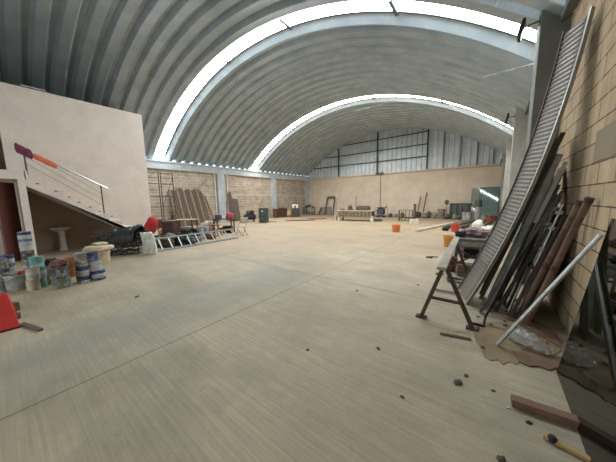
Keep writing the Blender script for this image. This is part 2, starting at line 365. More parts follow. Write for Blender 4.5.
# ring beams and bond beams
lb = MB().b2((XL-.2, 4.3, 3.76), (XL+.16, YB, 4.2)); lb.b2((XL-.2, 4.3, 4.2), (XL+.22, YB, SPR))
struct('trim_left_ring_beam', lb, beam_paint, smooth=False)
struct('trim_left_bond_beam', MB().b2((XL-.1, 4.3, 2.1), (XL+.012, YB, 2.2)), mk('pale_mortar_band', 'b9b0a1', .9, var=.12, scale=3), smooth=False)
struct('trim_right_ring_beam', MB().b2((XR-.12, YF, SPR+.02), (XR+.2, YB, SPR+.42)), conc_dark, smooth=False)
struct('trim_right_bond_beam', MB().b2((XR-.008, YF, 1.935), (XR+.1, 3.75, 2.235)), mk('bond_beam_concrete', '8d7d64', .9, var=.1, scale=3, dirt='7d7261', dscale=1.5, damt=.6, bump=.1), smooth=False)
bb = MB().b2((XL, YB-.14, 3.9), (XR, YB+.2, 4.02)); struct('trim_back_beam', bb, plaster, smooth=False)
for i, y in enumerate((11.0, 16.75, 22.1)):
    struct('pillar_left_%d' % (i+1), MB().b2((XL-.05, y-.3, 0), (XL+.22, y+.3, 3.76)), beam_paint, smooth=False, bevel=.01)
for i, y in enumerate((6.05, 11.4, 16.8, 22.1)):
    q = MB().b2((.45, y-.3, 0), (XR+.05, y+.3, SPR+1.5 if i == 0 else SPR+.3))
    struct('pillar_right_%d' % (i+1), q, conc_dark if i == 0 else conc, smooth=False, bevel=.01)
# corrugated arch roof
PITCH = .5862; Y0 = 6.53
def arch(th, off, y): return (AX+(AR+off)*math.sin(th), y, AZ+(AR+off)*math.cos(th))
TH = math.asin((XR+.005-AX)/AR); NA = 72; SKY = (0, 13)
def roof_strip(prof):
    mb = MB(); n = len(prof)
    vs = [arch(-TH+2*TH*i/NA, o, y) for i in range(NA+1) for y, o in prof]
    return mb.add(vs, [(i*n+k, (i+1)*n+k, (i+1)*n+k+1, i*n+k+1) for i in range(NA) for k in range(n-1)])
def pan(k):
    y = Y0+PITCH*k
    first = [(y, .17), (y+.05, .17), (y+.14, .012), (y+.16, 0)]
    if k-1 in SKY: first = [(y-.06, .12), (y-.03, .12), (y+.20, -.07), (y+.27, -.04)]   # the rib beside a light strip has a long sloping flank
    return first + [(y+.29, .008), (y+.31, .008), (y+.42, 0), (y+.44, .012), (y+.52, .17), (y+PITCH, .17)]
SKY = (0, 13)
cm = MB(); run = []
for k in range(-22, 28):
    if k in SKY:
        if run: cm_ = roof_strip(run); cm.add(cm_.v, cm_.f); run = []
        continue
    run += pan(k) if not run else pan(k)[1:]
q = roof_strip(run); cm.add(q.v, q.f)
struct('ceiling', cm, roof, ang=25)
for n_, k in enumerate(SKY):
    y = Y0+PITCH*k
    w_ = struct('window_%d' % (n_+1), roof_strip([(y+.0, .098), (y+.3, .09), (y+PITCH-.10, .098)]), sky_panel[n_], ang=60)
    for e_ in (PITCH-.095,):
        link('edge_flange', roof_strip([(y+e_-.025, .10), (y+e_-.025, .086), (y+e_+.04, .086), (y+e_+.04, .12)]), dark_steel, w_, smooth=False)
    for th in (-.55, -.33, -.11, .16, .45):
        bar = MB(); bar.sweep([(-.045, -.02), (.045, -.02), (.045, .03), (-.045, .03)], arch(th, .06, y+.0), arch(th, .06, y+.56), (1, 0, 0))
        link('glazing_bar', bar, dark_steel, w_, smooth=False)
# corrugated gable over the back wall
def zroof(x): return AZ+math.sqrt(AR*AR-(x-AX)**2)
gm = MB()
def gable(x0, x1, pitch, depth):
    n = max(1, round((x1-x0)/pitch)); xs = []
    for i in range(n):
        a = x0+(x1-x0)*i/n; p = (x1-x0)/n
        xs += [(a, 0), (a+.62*p, 0), (a+.72*p, depth), (a+.9*p, depth)]
    xs.append((x1, 0)); vs = []
    for x, d in xs: vs += [(x, YB+.1-d, 4.0), (x, YB+.1-d, max(4.02, zroof(x)+.12))]
    gm.add(vs, [(2*i, 2*i+2, 2*i+3, 2*i+1) for i in range(len(xs)-1)])
gable(XL, -4.5, .42, .06); gable(-4.5, XR, .38, .035)
struct('wall_back_gable', gm, mk('pale_gable_sheet', 'c6cccd', .45, .25, var=.1, scale=1.2), smooth=False)
fm = MB()
for x in (-12.96, -8.8, -4.5): fm.b2((x-.05, YB-.12, 4.0), (x+.05, YB-.02, zroof(x)))
for z in (5.1, 6.08, 7.08):
    h = math.sqrt(max(0, AR*AR-(z-AZ)**2)); fm.b2((max(XL, AX-h), YB-.1, z-.035), (-4.5, YB-.03, z+.035))
struct('trim_gable_frame', fm, mk('gable_frame_steel', '3d403f', .6, .3), smooth=False)
gs = MB()
for x in (-3.3, -2.15, -1.05, -.1): gs.b2((x-.03, YB-.02, 4.0), (x+.03, YB+.03, zroof(x)))
struct('trim_gable_seams', gs, dark_steel, smooth=False)

# ------------------------------------------------------------------ mezzanine block, stairs
XM, XF = -12.2, -10.4                            # wall behind the stairs, outer face of the stairs
mz = MB()
mz.b2((XM-.2, .36, 2.55), (XM, 4.27, 5.36)); mz.b2((XM-.2, YF, 3.98), (XM, .36, 5.36)); mz.b2((XM-.2, YF, 2.55), (XM, -.75, 3.98))
struct('wall_mezzanine', mz, paint_white, smooth=False)
struct('wall_mezzanine_lower', MB().b2((XM-.2, -2.6, 0), (XM, 4.27, 2.55)), paint_white, smooth=False)
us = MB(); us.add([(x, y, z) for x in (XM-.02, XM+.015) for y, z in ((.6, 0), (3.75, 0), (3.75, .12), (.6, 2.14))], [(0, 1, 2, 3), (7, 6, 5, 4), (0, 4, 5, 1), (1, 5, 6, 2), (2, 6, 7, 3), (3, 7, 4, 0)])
struct('wall_under_stairs_shade', us, plaster_and_shade, smooth=False)  # plaster panel cut to the soffit line, greyed to carry the stair shade
me_ = MB().prism([(XM-.2, 4.07), (XM-.2, 4.27), (-15.7, 4.27), (-15.7, 4.07)], 0, 5.36); me_.b2((XL, 4.07, 0), (-15.7, 4.27, 4.1))
struct('wall_mezzanine_end', me_, paint_white, smooth=False)
struct('wall_upstairs_rear', MB().b2((-14.0, -2.6, 2.55), (-13.9, 4.0, 5.2)), plaster_and_shade, smooth=False)
struct('floor_landing', MB().b2((XM-1.8, -3.2, 2.31), (XF, .62, 2.55)), paint_white, smooth=False)
struct('wall_partition', MB().b2((XM, .46, 0), (XF, .6, 2.31)), paint_white, smooth=False)
struct('wall_toilet_rear', MB().b2((XM, -2.6, 0), (XF, -2.5, 2.31)), plaster_and_shade, smooth=False)
# stairs: waist slab and ten steps in one casting
NS = 10; y_a, z_a, y_b, z_b = .6, 2.55, 4.0, .0
pts = [(y_a, 2.1), (y_a, 2.55)]
ry = (3.98-y_a)/NS; rz_ = 2.55/NS
for i in range(NS):
    pts += [(y_a+ry*i+.0, 2.55-rz_*(i+1)+.0) if i else (y_a, 2.55-rz_), (y_a+ry*(i+1), 2.55-rz_*(i+1))]
pts2 = [(y_a, 2.13), (y_a, 2.55)]
for i in range(NS):
    pts2 += [(y_a+ry*i+.06, 2.55-rz_*i), (y_a+ry*i+.06, 2.55-rz_*(i+1))]
pts2 += [(3.98, 0.0), (3.83, 0.0)]
st = MB(); n = len(pts2)
vs = [(x, y, z) for x in (XM, XF) for y, z in pts2]
st.add(vs, [(i, (i+1) % n, (i+1) % n+n, i+n) for i in range(n)] + [tuple(range(n)), tuple(range(2*n-1, n-1, -1))])
tag(struct('staircase', st, paint_white, smooth=False), 'white concrete staircase running down along the mezzanine wall', 'staircase')
for y, z in ((.82, 2.2), (1.17, 1.99), (1.43, 1.82), (1.64, 1.66), (1.89, 1.5), (2.12, 1.35), (2.42, 1.17)):
    link('dark_socket_mark', MB().box((XF+.002, y, z), (.006, .07, .03)), dark_steel, bpy.data.objects['staircase'], smooth=False)  # small dark boxes stand in for the shaded socket holes along the steps
rl = thing('stair_railing', 'thin steel cable railing on the outer edge of the white stairs', 'railing', (XF-.06, 1.4, 0))
def RL(y, z): return (0, y-1.4, z)
for y, z, z1 in ((.66, 2.5, 3.13), (2.24, 1.28, 2.2)): link('post', MB().tube(RL(y, z-.05), RL(y, z1), .02), dark_steel, rl)
link('handrail', MB().tube(RL(.5, 3.235), RL(2.42, 2.107), .024), bright_steel, rl)
for k in range(3):
    dz = .24+.2*k
    link('cable', MB().tube(RL(.62, 2.55+dz), RL(2.24, 1.3+dz), .006, 6), grey_steel, rl)
def rail_pt(t): return V((XF-.06, .5+(2.42-.5)*t, 3.235+(2.107-3.235)*t))
def wrap(a, b_, h, w, seed):
    mb = MB(); A = rail_pt(a); B = rail_pt(b_); n, k_ = 12, 14; vs = []
    for i in range(n+1):
        p = A.lerp(B, i/n); e = .6 if i in (0, n) else 1
        for k in range(k_):
            t = 2*math.pi*k/k_; q = 1+.22*noise.noise(V((i*.6, k*.7, seed)))
            vs.append(p+V((math.cos(t)*w*q*e, 0, math.sin(t)*h*q*e-.05)))
    return mb.add(vs, [(i*k_+k, i*k_+(k+1) % k_, (i+1)*k_+(k+1) % k_, (i+1)*k_+k) for i in range(n) for k in range(k_)] + [tuple(range(k_)), tuple(range(n*k_, n*k_+k_))])
single('draped_cloth', 'purple cloth wrapped round the top end of the stair handrail', 'cloth', wrap(.005, .165, .13, .06, 3), purple)
single('draped_cloth', 'coral orange cloth wrapped on the handrail below the purple cloth', 'cloth', wrap(.165, .40, .09, .055, 8), coral)
# doorway under the landing with its open leaf
dr = struct('door_1', MB().beam((-10.52, .04, 1.13), (-11.2, .4, 1.13), 2.22, .045, (0, 0, 1)), door_brown, smooth=False, bevel=.004)
hd = MB().tube((-10.56, .03, 1.0), (-10.5, -.01, 1.0), .012); hd.tube((-10.5, -.01, 1.02), (-10.52, -.02, .86), .014); hd.box((-10.57, .045, 1.0), (.02, .04, .2))
link('handle', hd, bright_steel, dr)
# bare pipe hoop on the mezzanine parapet
single('pipe_hoop', 'short pale pipe hoop on top of the mezzanine wall', 'pipe', MB().path([(XM-.1, .95, 5.35), (XM-.1, .95, 5.44), (XM-.1, 1.5, 5.44), (XM-.1, 1.5, 5.35)], .018), pipe_white)
# pedestal sink
sk = thing('pedestal_sink', 'white pedestal sink against the dark wall under the stairs', 'sink', (-11.9, 1.32, 0))
link('pedestal', MB().lathe([(.13, 0), (.11, .04), (.085, .2), (.08, .5), (.1, .66), (.14, .72)], 18), ceramic, sk)
link('basin', MB().lathe([(.1, .66), (.17, .7), (.25, .76), (.27, .80), (.265, .815), (.23, .81), (.17, .75), (.05, .72)], 24, sx=.8, sy=1.1), ceramic, sk)
tp = MB().tube((-.14, 0, .8), (-.14, 0, .92), .018); tp.tube((-.14, 0, .91), (-.02, 0, .88), .014)
link('tap', tp, bright_steel, sk)

# ------------------------------------------------------------------ builders of small things
def can(loc, r, h, body, lid, label, band=None, group=None, wire=True):
    t = thing('paint_can', label, 'paint can', loc, random.uniform(0, 6), group)
    link('body', MB().lathe([(r*.97, 0), (r, .008), (r*.97, .016), (r*.97, h-.02), (r, h-.012), (r, h)], 20), body, t)
    link('lid', MB().lathe([(r*.9, h-.004), (r*.9, h+.006), (r*.8, h+.004), (r*.78, h-.002)], 20), lid, t)
    if band: link('label_band', MB().lathe([(r*.975, h*.25), (r*.985, h*.26), (r*.985, h*.68), (r*.975, h*.69)], 20), band, t)
    if wire: link('wire_handle', MB().path([(r*math.cos(a), .04+r*.2, h*.75-abs(math.sin(a))*h*.55+.02) if False else (r*1.02*math.cos(a), r*1.02*math.sin(a)*.98, h*.78-math.sin(a)*h*.4) for a in [math.pi*i/10 for i in range(11)]], .004, 5), tin, t)
    return t
def bucket(name, loc, r, h, body, label, cat='bucket', lid=None, rz=0., handle=True):
    t = thing(name, label, cat, loc, rz)
    pr = [(r*.8, 0), (r*.82, .01), (r*.97, h*.8), (r*1.04, h*.82), (r*1.03, h*.88), (r, h*.9), (r*1.05, h*.97), (r*1.05, h)]
    if not lid: pr += [(r*.95, h), (r*.8, h*.3), (r*.7, h*.28)]
    link('shell', MB().lathe(pr, 22), body, t)
    if lid: link('lid', MB().lathe([(r*1.07, h*.95), (r*1.07, h*1.02), (r*.95, h*1.03), (r*.9, h*1.0), (r*.2, h*1.0)], 22), lid, t)
    if handle: link('handle', MB().path([(r*1.06*math.cos(a), -abs(r*1.06*math.sin(a)), h*.86-math.sin(a)*h*.42) for a in [math.pi*i/10 for i in range(11)]], .005, 5), tin, t)
    return t
FACE = math.atan2(fw.y, fw.x)-math.pi/2          # a heading square to the photographer

# ------------------------------------------------------------------ paint cans and buckets by the mezzanine
CH = .2
def stack(px, py, cans, r=.095):
    g = G(px, py)
    for i, (body, lid, band, label) in enumerate(cans):
        can((g.x+random.uniform(-.012, .012), g.y+random.uniform(-.012, .012), i*(CH+.004)), r, CH, body, lid, label, band)
stack(85, 281.5, [(can_white, tin, blue, 'white paint can with blue band, bottom of the three-can stack left of the blue-footed stack'),
                (can_white, blue, blue, 'white paint can with blue band, middle of the three-can stack left of the blue-footed stack'),
                (can_grey, tin, None, 'grey spattered paint can, top of the three-can stack left of the blue-footed stack')], .115)
g = G(99, 279)
can((g.x, g.y, 0), .125, CH, blue, tin, 'dark blue paint can at the foot of the rightmost can stack', can_white)
can((g.x-.03, g.y-.03, CH+.004), .115, CH, can_white, tin, 'white spattered paint can, middle of the rightmost can stack')
can((g.x-.05, g.y-.07, 2*CH+.008), .115, CH-.02, blue, can_dark, 'dark blue paint can on top of the rightmost can stack')
g = G(62.5, 287)
can((g.x, g.y, 0), .14, .2, can_green, tin, 'greenish grey paint can under a dark spattered can, middle of the row')
can((g.x, g.y, .205), .14, .2, can_dark, can_white, 'dark paint can with white spatter, standing on a greenish grey can')
single('plastic_tray', 'red brown crumpled tray lying on the dark spattered can', 'tray', MB().blob((0, 0, 0), (.28, .24, .12), .5, 2.4, 4, box=3), redox, (g.x, g.y, .412))
g = G(51, 283)
single('rag_heap', 'dark rag heaped on the tan bucket beside the teal cans', 'rag', MB().blob((0, 0, 0), (.3, .24, .12), .5, 2.6, 2), rubber, (g.x+.02, g.y+.04, .385))
bucket('plastic_bucket', (g.x, g.y+.02, 0), .17, .37, can_cream, 'tan bucket with a dark rag on it, right of the teal cans', lid=can_cream)
g = G(73.5, 275.5); bucket('plastic_bucket', (g.x, g.y, 0), .165, .4, mk('orange_brown_plastic', 'a5683c', .6, var=.15, dirt='8a6a50', dscale=7, damt=.5), 'orange brown bucket behind the three-can stack of blue banded cans')
stack(41.5, 287, [(teal, tin, None, 'blue green paint can at the foot of the teal stack'),
                  (teal, tin, can_white, 'teal paint can with white band, middle of the teal stack'),
                  (teal, teal, None, 'teal paint can on top of the teal stack')], .10)
stack(35, 289.5, [(can_cream, tin, None, 'cream paint can on the floor left of the teal stack'),
                (can_cream, tin, can_white, 'cream paint can with white band, second from the floor left of the teal stack')], .095)
g = G(31.5, 277)
lab = ['grey paint can at the foot of the tall stack by the doorway', 'dark paint can second from the floor in the tall stack by the doorway', 'black spattered paint can, third from the floor in the tall stack by the doorway',
       'white paint can with grey spatter, second from the top by the doorway', 'blue and white paint can on top of the tall stack by the doorway']
for i, (b_, bd) in enumerate(((can_grey, None), (can_grey, None), (can_dark, None), (can_white, None), (blue, can_white))): can((g.x, g.y, i*.204), .105, CH, b_, tin, lab[i], bd)
g = G(19, 288)
tb = thing('round_tub', 'wide white tub with paint spatter, left of the cream cans', 'tub', (g.x, g.y, 0))
link('shell', MB().lathe([(.19, 0), (.2, .02), (.225, .26), (.24, .27), (.24, .3), (.22, .3), (.2, .06), (.05, .05)], 26), can_white, tb)
link('handle', MB().path([(.24*math.cos(a), -.24*math.sin(a)*.95, .27-math.sin(a)*.12) for a in [math.pi*i/10 for i in range(11)]], .006, 5), tin, tb)
single('crumpled_wrapper', 'small red crumpled wrapper lying in the white tub', 'wrapper', MB().blob((0, 0, 0), (.16, .14, .12), .5, 2.5, 5), red_cloth, (g.x-.05, g.y+.08, .2))
g = G(10, 277)
can((g.x, g.y, 0), .11, .25, can_white, blue, 'tall white can with blue lid, bottom of two near the doorway'); can((g.x, g.y, .258), .11, .24, blue, blue, 'dark blue can standing on the tall white can near the doorway', can_white)
g = G(2.5, 280)
can((g.x, g.y, 0), .12, .24, can_dark, tin, 'dark spattered can at the left edge, under a grey can'); can((g.x, g.y, .245), .12, .22, can_grey, tin, 'grey can standing on the dark can at the left edge')
g = G(4, 291); bucket('plastic_bucket', (g.x, g.y, 0), .15, .3, can_grey, 'grey spattered bucket at the left edge beside the white tub')
# cream bucket with a slab of foam
g = G(104.5, 262.5)
bucket('plastic_bucket', (g.x, g.y, 0), .15, .34, tan_sack, 'cream bucket carrying the cream foam slab beside the dark pile')
single('foam_slab', 'cream rounded foam slab lying on the cream bucket', 'foam slab', MB().blob((0, 0, 0), (.62, .42, .13), .1, 1.5, 3, box=5), tan_sack, (g.x-.06, g.y-.06, .352), FACE)
single('folded_sack', 'small pale sack lying on the foam slab', 'sack', MB().blob((0, 0, 0), (.36, .25, .08), .3, 2, 9), tan_sack, (g.x-.14, g.y-.02, .478), FACE)

# red A-frame floor sign at the left edge
g0, g1 = G(20.5, 327), G(-9, 335)
wd = (g1-g0); wd.z = 0; ux = wd.normalized(); mid = (g0+g1)/2
sg = thing('floor_sign', 'red plastic A-frame floor sign at the left edge of the photo', 'floor sign', mid+V((ux.y, -ux.x, 0))*.2, math.atan2(-ux.y, -ux.x))
hw = wd.length/2
def sign_panel(sgn):
    mb = MB(); y = .2*sgn; q = []
    for t in (-.012, .012):
        q += [(-hw, y+t, .015), (hw, y+t, .015), (hw*.52, t+.02*sgn, .43), (-hw*.52, t+.02*sgn, .43)]
    return mb.add(q, [(0, 1, 2, 3), (7, 6, 5, 4), (0, 4, 5, 1), (1, 5, 6, 2), (2, 6, 7, 3), (3, 7, 4, 0)])
link('front_panel', sign_panel(-1), red_p, sg, bevel=.006); link('rear_panel', sign_panel(1), red_p, sg, bevel=.006)
link('hinge', MB().tube((-hw*.5, 0, .43), (hw*.5, 0, .43), .016), red_p, sg)
for yy in (-.2, .2): link('foot', MB().b2((-hw, yy-.025, 0), (hw, yy+.025, .014)), rubber, sg)
gm_ = MB(); gm_.box((hw*.35, -.128, .20), (.07, .006, .018), Matrix.Rotation(-.37, 3, 'X')); link('printed_mark', gm_, rubber, sg)
for (px, py, w, h, lb_) in ((12, 311, .16, .13, 'small dark wood offcut behind the red floor sign'), (14.5, 319, .12, .09, 'dark lump on the floor touching the red floor sign')):
    g = G(px, py); single('wood_offcut', lb_, 'offcut', MB().box((0, 0, h/2), (w, w*.7, h)), wood_old, g, .5, bevel=.012)
a, b_ = G(22, 324.5), G(41, 331); single('wood_strip', 'flat wooden strip on the floor beside the red floor sign', 'wood strip', MB().beam(a+V((0, 0, .012)), b_+V((0, 0, .012)), .024, .05, (0, 0, 1)), wood_old, smooth=False)

# ------------------------------------------------------------------ junk along the left: ladder, frames, sacks
lx = -8.6
ld = thing('ladder', 'aluminium ladder lying on its edge along the left junk pile', 'ladder', (lx, 4.6, 0))
lean = V((-.32, 0, .36)); y0_, y1_ = -1.55, 1.72
link('rail', MB().beam((0, y0_, .03), (-.14, y1_, .03), .07, .028, lean), mk('dull_aluminium', '6f6d62', .55, .4, var=.15), ld, bevel=.004)
link('rail', MB().beam(V((0, y0_, .03))+lean, V((-.14, y1_, .03))+lean, .07, .028, lean), mk('dull_aluminium', '6f6d62', .55, .4, var=.15), ld, bevel=.004)
for i in range(10):
    t = (i+.6)/10; p = V((0, y0_, .03)).lerp(V((-.14, y1_, .03)), t); link('rung', MB().beam(p, p+lean, .04, .026, (0, 1, 0)), alu, ld)
# three black welded frames stacked and tilted at the foot of the stairs
fA = None
for i, (px, py, dz, tl, lb_) in enumerate(((118, 257.5, 0, .1, 'black welded steel rack at the bottom of the dark pile under the stairs'),
                                           (120, 256, .2, .2, 'black welded steel rack in the middle of the dark pile'),
                                           (123, 255, .41, .3, 'black welded steel rack on top of the dark pile'))):
    g = G(px, py); t = thing('welded_rack', lb_, 'rack', (g.x-.5, g.y+.25, dz), FACE+.15-.1*i)
    w, d, h = 1.25, .62, .16
    q = MB()
    for zz in (.02, h):
        for yy in (-d/2, d/2): q.beam((-w/2, yy, zz), (w/2, yy, zz+tl*.35), .035, .035)
        for k in range(5): xx = -w/2+w*k/4; q.beam((xx, -d/2, zz+tl*.35*k/4), (xx, d/2, zz+tl*.35*k/4), .03, .03)
    link('rail_grid', q, black_paint, t)
    for k in range(5):
        xx = -w/2+w*k/4
        for yy in (-d/2, d/2): link('upright', MB().beam((xx, yy, .02+tl*.35*k/4), (xx, yy, h+tl*.35*k/4), .03, .03), black_paint, t)
g = G(124, 256)
single('sheet_metal_offcut', 'pale metal sheet lying on top of the dark pile under the stairs', 'metal sheet', MB().box((0, 0, 0), (.62, .3, .015), Matrix.Rotation(-.12, 3, 'Y')), galv, (g.x-.45, g.y+.28, .78), FACE)
tarp = MB().grid(lambda u, v: ((u-.5)*.7, (v-.5)*.8, .69+.12*u-.45*max(0, abs(v-.5)-.28)/.22*.9+.12*noise.noise(V((u*4, v*4, 2)))+.06*noise.noise(V((u*9, v*9, 4)))), 18, 12)
single('tarpaulin', 'crumpled dark tarpaulin draped over the stacked black frames', 'tarpaulin', tarp, mk('dark_tarp', '2c2e2b', .6, var=.3, scale=5, bump=.2), (g.x-.15, g.y+.2, .06), FACE+.1, solid=.01, ang=50)
for k, (dx, dy, z, a, l, mt, lb_) in enumerate(((-.75, .05, .70, .1, 1.3, black_paint, 'black angle bar lying across the dark pile, nearest the stairs'), (-.55, -.1, .73, -.16, 1.1, dark_steel, 'grey angle bar lying across the dark pile, over the black one'), (-.7, -.25, .77, .24, 1.0, rust, 'rusty angle bar on the dark pile, topmost on its front side'),
        (-.4, -.35, .69, .02, 1.2, black_paint, 'black angle bar along the front edge of the dark pile'), (-.9, .2, .74, -.3, .9, galv, 'pale angle bar at the back of the dark pile'))):
    dd = V((math.cos(FACE+a), math.sin(FACE+a), .12))*l/2; single('angle_bar', lb_, 'steel bar', MB().angle(-dd, dd, .05, .006), mt, (g.x+dx+.25, g.y+dy+.15, z), smooth=False)
g = G(148.5, 254)
sk_ = MB().grid(lambda u, v: ((u-.5)*(.34+.1*v), .10*math.sin(v*2.2)+.06*noise.noise(V((u*4, v*5, 1))), .68*(1-v)+.02+.05*noise.noise(V((u*3, v*3, 8)))), 16, 18)
single('empty_sack', 'white woven sack hanging over the end of the dark pile', 'sack', sk_, sack_white, (g.x+.12, g.y-.05, 0), FACE, solid=.05, ang=80)
for i, (px, py, w, h, mt, sd, lb_) in enumerate(((158, 249, .62, .36, sack_olive, 3, 'olive tarpaulin bundle behind the ladder near the white sack'), (172.5, 245.5, .5, .42, sack_olive, 6, 'olive brown sack slumped behind the ladder below the maroon box'),
                                            (167, 239.5, .45, .5, tan_sack, 8, 'small tan sack between the red bag and the maroon box'))):
    g = G(px, py); single('slumped_sack', lb_, 'sack', MB().blob((0, 0, 0), (w, .5, h), .35, 2, sd), mt, (g.x-.45, g.y+.1, 0), FACE)
g = G(152, 243.5); rb = MB().blob((0, 0, 0), (.42, .34, .72), .18, 1.8, 3, box=2.8)
rbm = Matrix.Rotation(.38, 3, 'Y'); rb.v = [tuple(rbm @ V(v)+V((0, 0, .07))) for v in rb.v]
single('crate', 'grey plastic crate carrying the red bag beside the mezzanine corner', 'crate', MB().box((0, 0, .13), (.55, .4, .26)), dark_steel, (g.x-.5, g.y+.1, 0), FACE, bevel=.01)
tagged = single('bag', 'bright red bag leaning by the corner of the mezzanine wall', 'bag', rb, red_cloth, (g.x-.52, g.y+.1, .262), FACE)

def table(name, label, loc, w, d, h, top, leg, rz=0, tt=.035, brace=True):
    t = thing(name, label, 'table', loc, rz)
    link('tabletop', MB().box((0, 0, h-tt/2), (w, d, tt)), top, t, bevel=.005)
    for sx in (-1, 1):
        for sy in (-1, 1): link('leg', MB().box((sx*(w/2-.05), sy*(d/2-.05), (h-tt)/2), (.055, .055, h-tt)), leg, t)
    if brace:
        for sy in (-1, 1): link('rail', MB().box((0, sy*(d/2-.05), h*.3), (w-.1, .035, .05)), leg, t)
        for sx in (-1, 1): link('apron', MB().box((sx*(w/2-.05), 0, h-tt-.05), (.03, d-.1, .08)), leg, t)
    return t
def atXY(px, X):      # the place on the floor with this X, seen in image column px
    d = ray(px, 205.); return V((X, d.y/d.x*X, 0))
# maroon box, table with tan top, drums, engine, trestle
g = atXY(168.5, -10.9); t = thing('wooden_chest', 'maroon wooden chest standing left of the tan topped table', 'chest', (g.x, g.y, 0), FACE)
link('carcass', MB().box((0, 0, .4), (.5, .45, .8)), maroon, t, bevel=.01); link('lid', MB().box((0, 0, .815), (.54, .49, .03)), maroon, t, bevel=.006)
for sx in (-1, 1): link('foot', MB().box((sx*.24, 0, .02), (.1, .4, .04)), rubber, t)
g = atXY(184, -11.3); table('work_table', 'old work table with tan board top behind the dark drums', (g.x, g.y, 0), .95, .6, .82, wood_tan, wood_old, FACE)
single('storage_box', 'brown box pushed under the tan topped work table', 'box', MB().box((0, 0, .22), (.55, .4, .44)), wood_old2, (g.x, g.y, 0), FACE, bevel=.01)
g = atXY(158.5, -12.6); bucket('plastic_bucket', (g.x, g.y, 0), .15, .8, redox, 'tall red brown drum beneath the scaffold, left of the maroon chest', 'drum')
g = atXY(166, -12.4); bucket('plastic_bucket', (g.x, g.y, 0), .12, .36, can_white, 'white bucket behind the maroon chest')
eng = atXY(183, -9.9)
t = thing('engine_block', 'dark engine block on the floor behind the ladder', 'engine', (eng.x, eng.y, 0), FACE)
q = MB().box((0, 0, .2), (.5, .38, .36)); q.box((.05, 0, .42), (.36, .26, .12)); link('block', q, black_paint, t, bevel=.02)
for k in range(3): link('cylinder_head', MB().tube((-.12+.13*k, 0, .47), (-.12+.13*k, 0, .54), .05), dark_steel, t)
link('flywheel', MB().tube((.26, 0, .24), (.31, 0, .24), .17, 20), dark_steel, t)
g = atXY(191, -9.75); t = thing('tyre', 'dark tyre standing on edge behind the ladder, beside the white drums', 'tyre', (g.x, g.y, 0), FACE)
link('tread', MB().path([(.2*math.cos(a), 0, .28+.2*math.sin(a)) for a in [2*math.pi*i/20 for i in range(20)]], .078, 10, True), rubber, t)
link('rim', MB().lathe([(.13, -.05), (.14, 0), (.13, .05), (.03, .03)], 18), galv, t).matrix_local = Matrix.Translation((0, 0, .28)) @ Matrix.Rotation(R(90), 4, 'X')
g = atXY(198, -10.2); bucket('plastic_bucket', (g.x, g.y, 0), .16, .48, can_white, 'greenish white drum behind the ladder, left of the blue one', 'drum', lid=can_green)
g = atXY(203.5, -10.2); bucket('plastic_bucket', (g.x, g.y, 0), .16, .5, mk('pale_blue_plastic', '7d8a9c', .5, var=.1, dirt='bfc4c6', dscale=8, damt=.6), 'pale blue drum behind the ladder, right of the greenish white one', 'drum', lid=can_white)
for px, X, w, h, mt, sd, lb_ in ((163, -9.3, .5, .3, stone_d, 2, 'dark dirty lump behind the ladder just right of the white sack'), (175.5, -9.25, .42, .34, rubber, 5, 'black bundle behind the ladder left of the engine block'),
        (187.5, -9.2, .36, .26, dark_steel, 7, 'dark grey motor housing behind the ladder under the engine block'), (195.5, -9.5, .3, .22, stone, 9, 'grey lump behind the ladder before the white drums'), (209, -9.6, .4, .25, card2, 11, 'brown crumpled card behind the ladder near its far end')):
    g = atXY(px, X); single('scrap_heap', lb_, 'scrap', MB().blob((0, 0, -.01), (w, .32, h), .5, 2.6, sd, box=2.8), mt, (g.x, g.y, 0), FACE)
g = atXY(172, -11.6); single('wooden_stump', 'dark brown upright log between the maroon chest and the tan topped table', 'log', MB().tube((0, 0, 0), (.04, 0, 1.05), .12, 10, .1), wood_old, (g.x, g.y, 0))
def trestle(label, loc, w, h, m_, rz, sp=.28, top=.07):
    t = thing('sawhorse', label, 'sawhorse', loc, rz)
    link('top_beam', MB().box((0, 0, h-top/2), (w, .07, top)), m_, t)
    for sx in (-1, 1):
        for sy in (-1, 1): link('leg', MB().beam((sx*(w/2-.08), sy*.02, h-top*.6), (sx*(w/2+.02), sy*sp, 0.0), .05, .03, (1, 0, 0)), m_, t)
        link('brace', MB().box((sx*(w/2-.03), 0, h*.4), (.03, sp*1.25, .05)), m_, t)
    return t
g = atXY(212, -10.3); trestle('orange brown wooden sawhorse right of the pale blue drum', (g.x, g.y, 0), .55, .55, mk('orange_brown_wood', '97694a', .8, var=.15), FACE)
g = atXY(206, -11.6); single('slumped_sack', 'tan cloth heap in front of the leaning boards', 'sack', MB().blob((0, 0, 0), (.7, .5, .62), .3, 2, 5), can_cream, (g.x, g.y, 0), FACE)
# dark table with red cloth, folding chair
g = atXY(223, -10.9); tb_ = table('work_table', 'dark red brown table in front of the leaning brown planks', (g.x, g.y, 0), .98, .55, .74, maroon, maroon, FACE)
gx = g
single('red_bundle', 'pink red cloth bundle on the dark table by the folding chair', 'cloth', MB().blob((0, 0, 0), (.36, .3, .3), .4, 2.2, 7), mk('pink_red_cloth', 'b84b53', .9, var=.2), V((g.x, g.y, .742))+.3*rt.xy.to_3d(), FACE)
single('paper_packet', 'small white packet lying on the dark table left of the red bundle', 'packet', MB().box((0, 0, .04), (.22, .15, .08)), sack_white, V((g.x, g.y, .742))+.02*rt.xy.to_3d(), FACE, bevel=.015)
single('tool_case', 'grey green tool case on the left end of the dark table', 'case', MB().box((0, 0, .1), (.3, .2, .2)), green_dark, V((g.x, g.y, .742))-.28*rt.xy.to_3d(), FACE, bevel=.02)
single('storage_box', 'dark box on the floor under the dark table', 'box', MB().box((0, 0, .18), (.42, .34, .36)), rubber, (g.x+.12, g.y+.12, 0), FACE, bevel=.01)
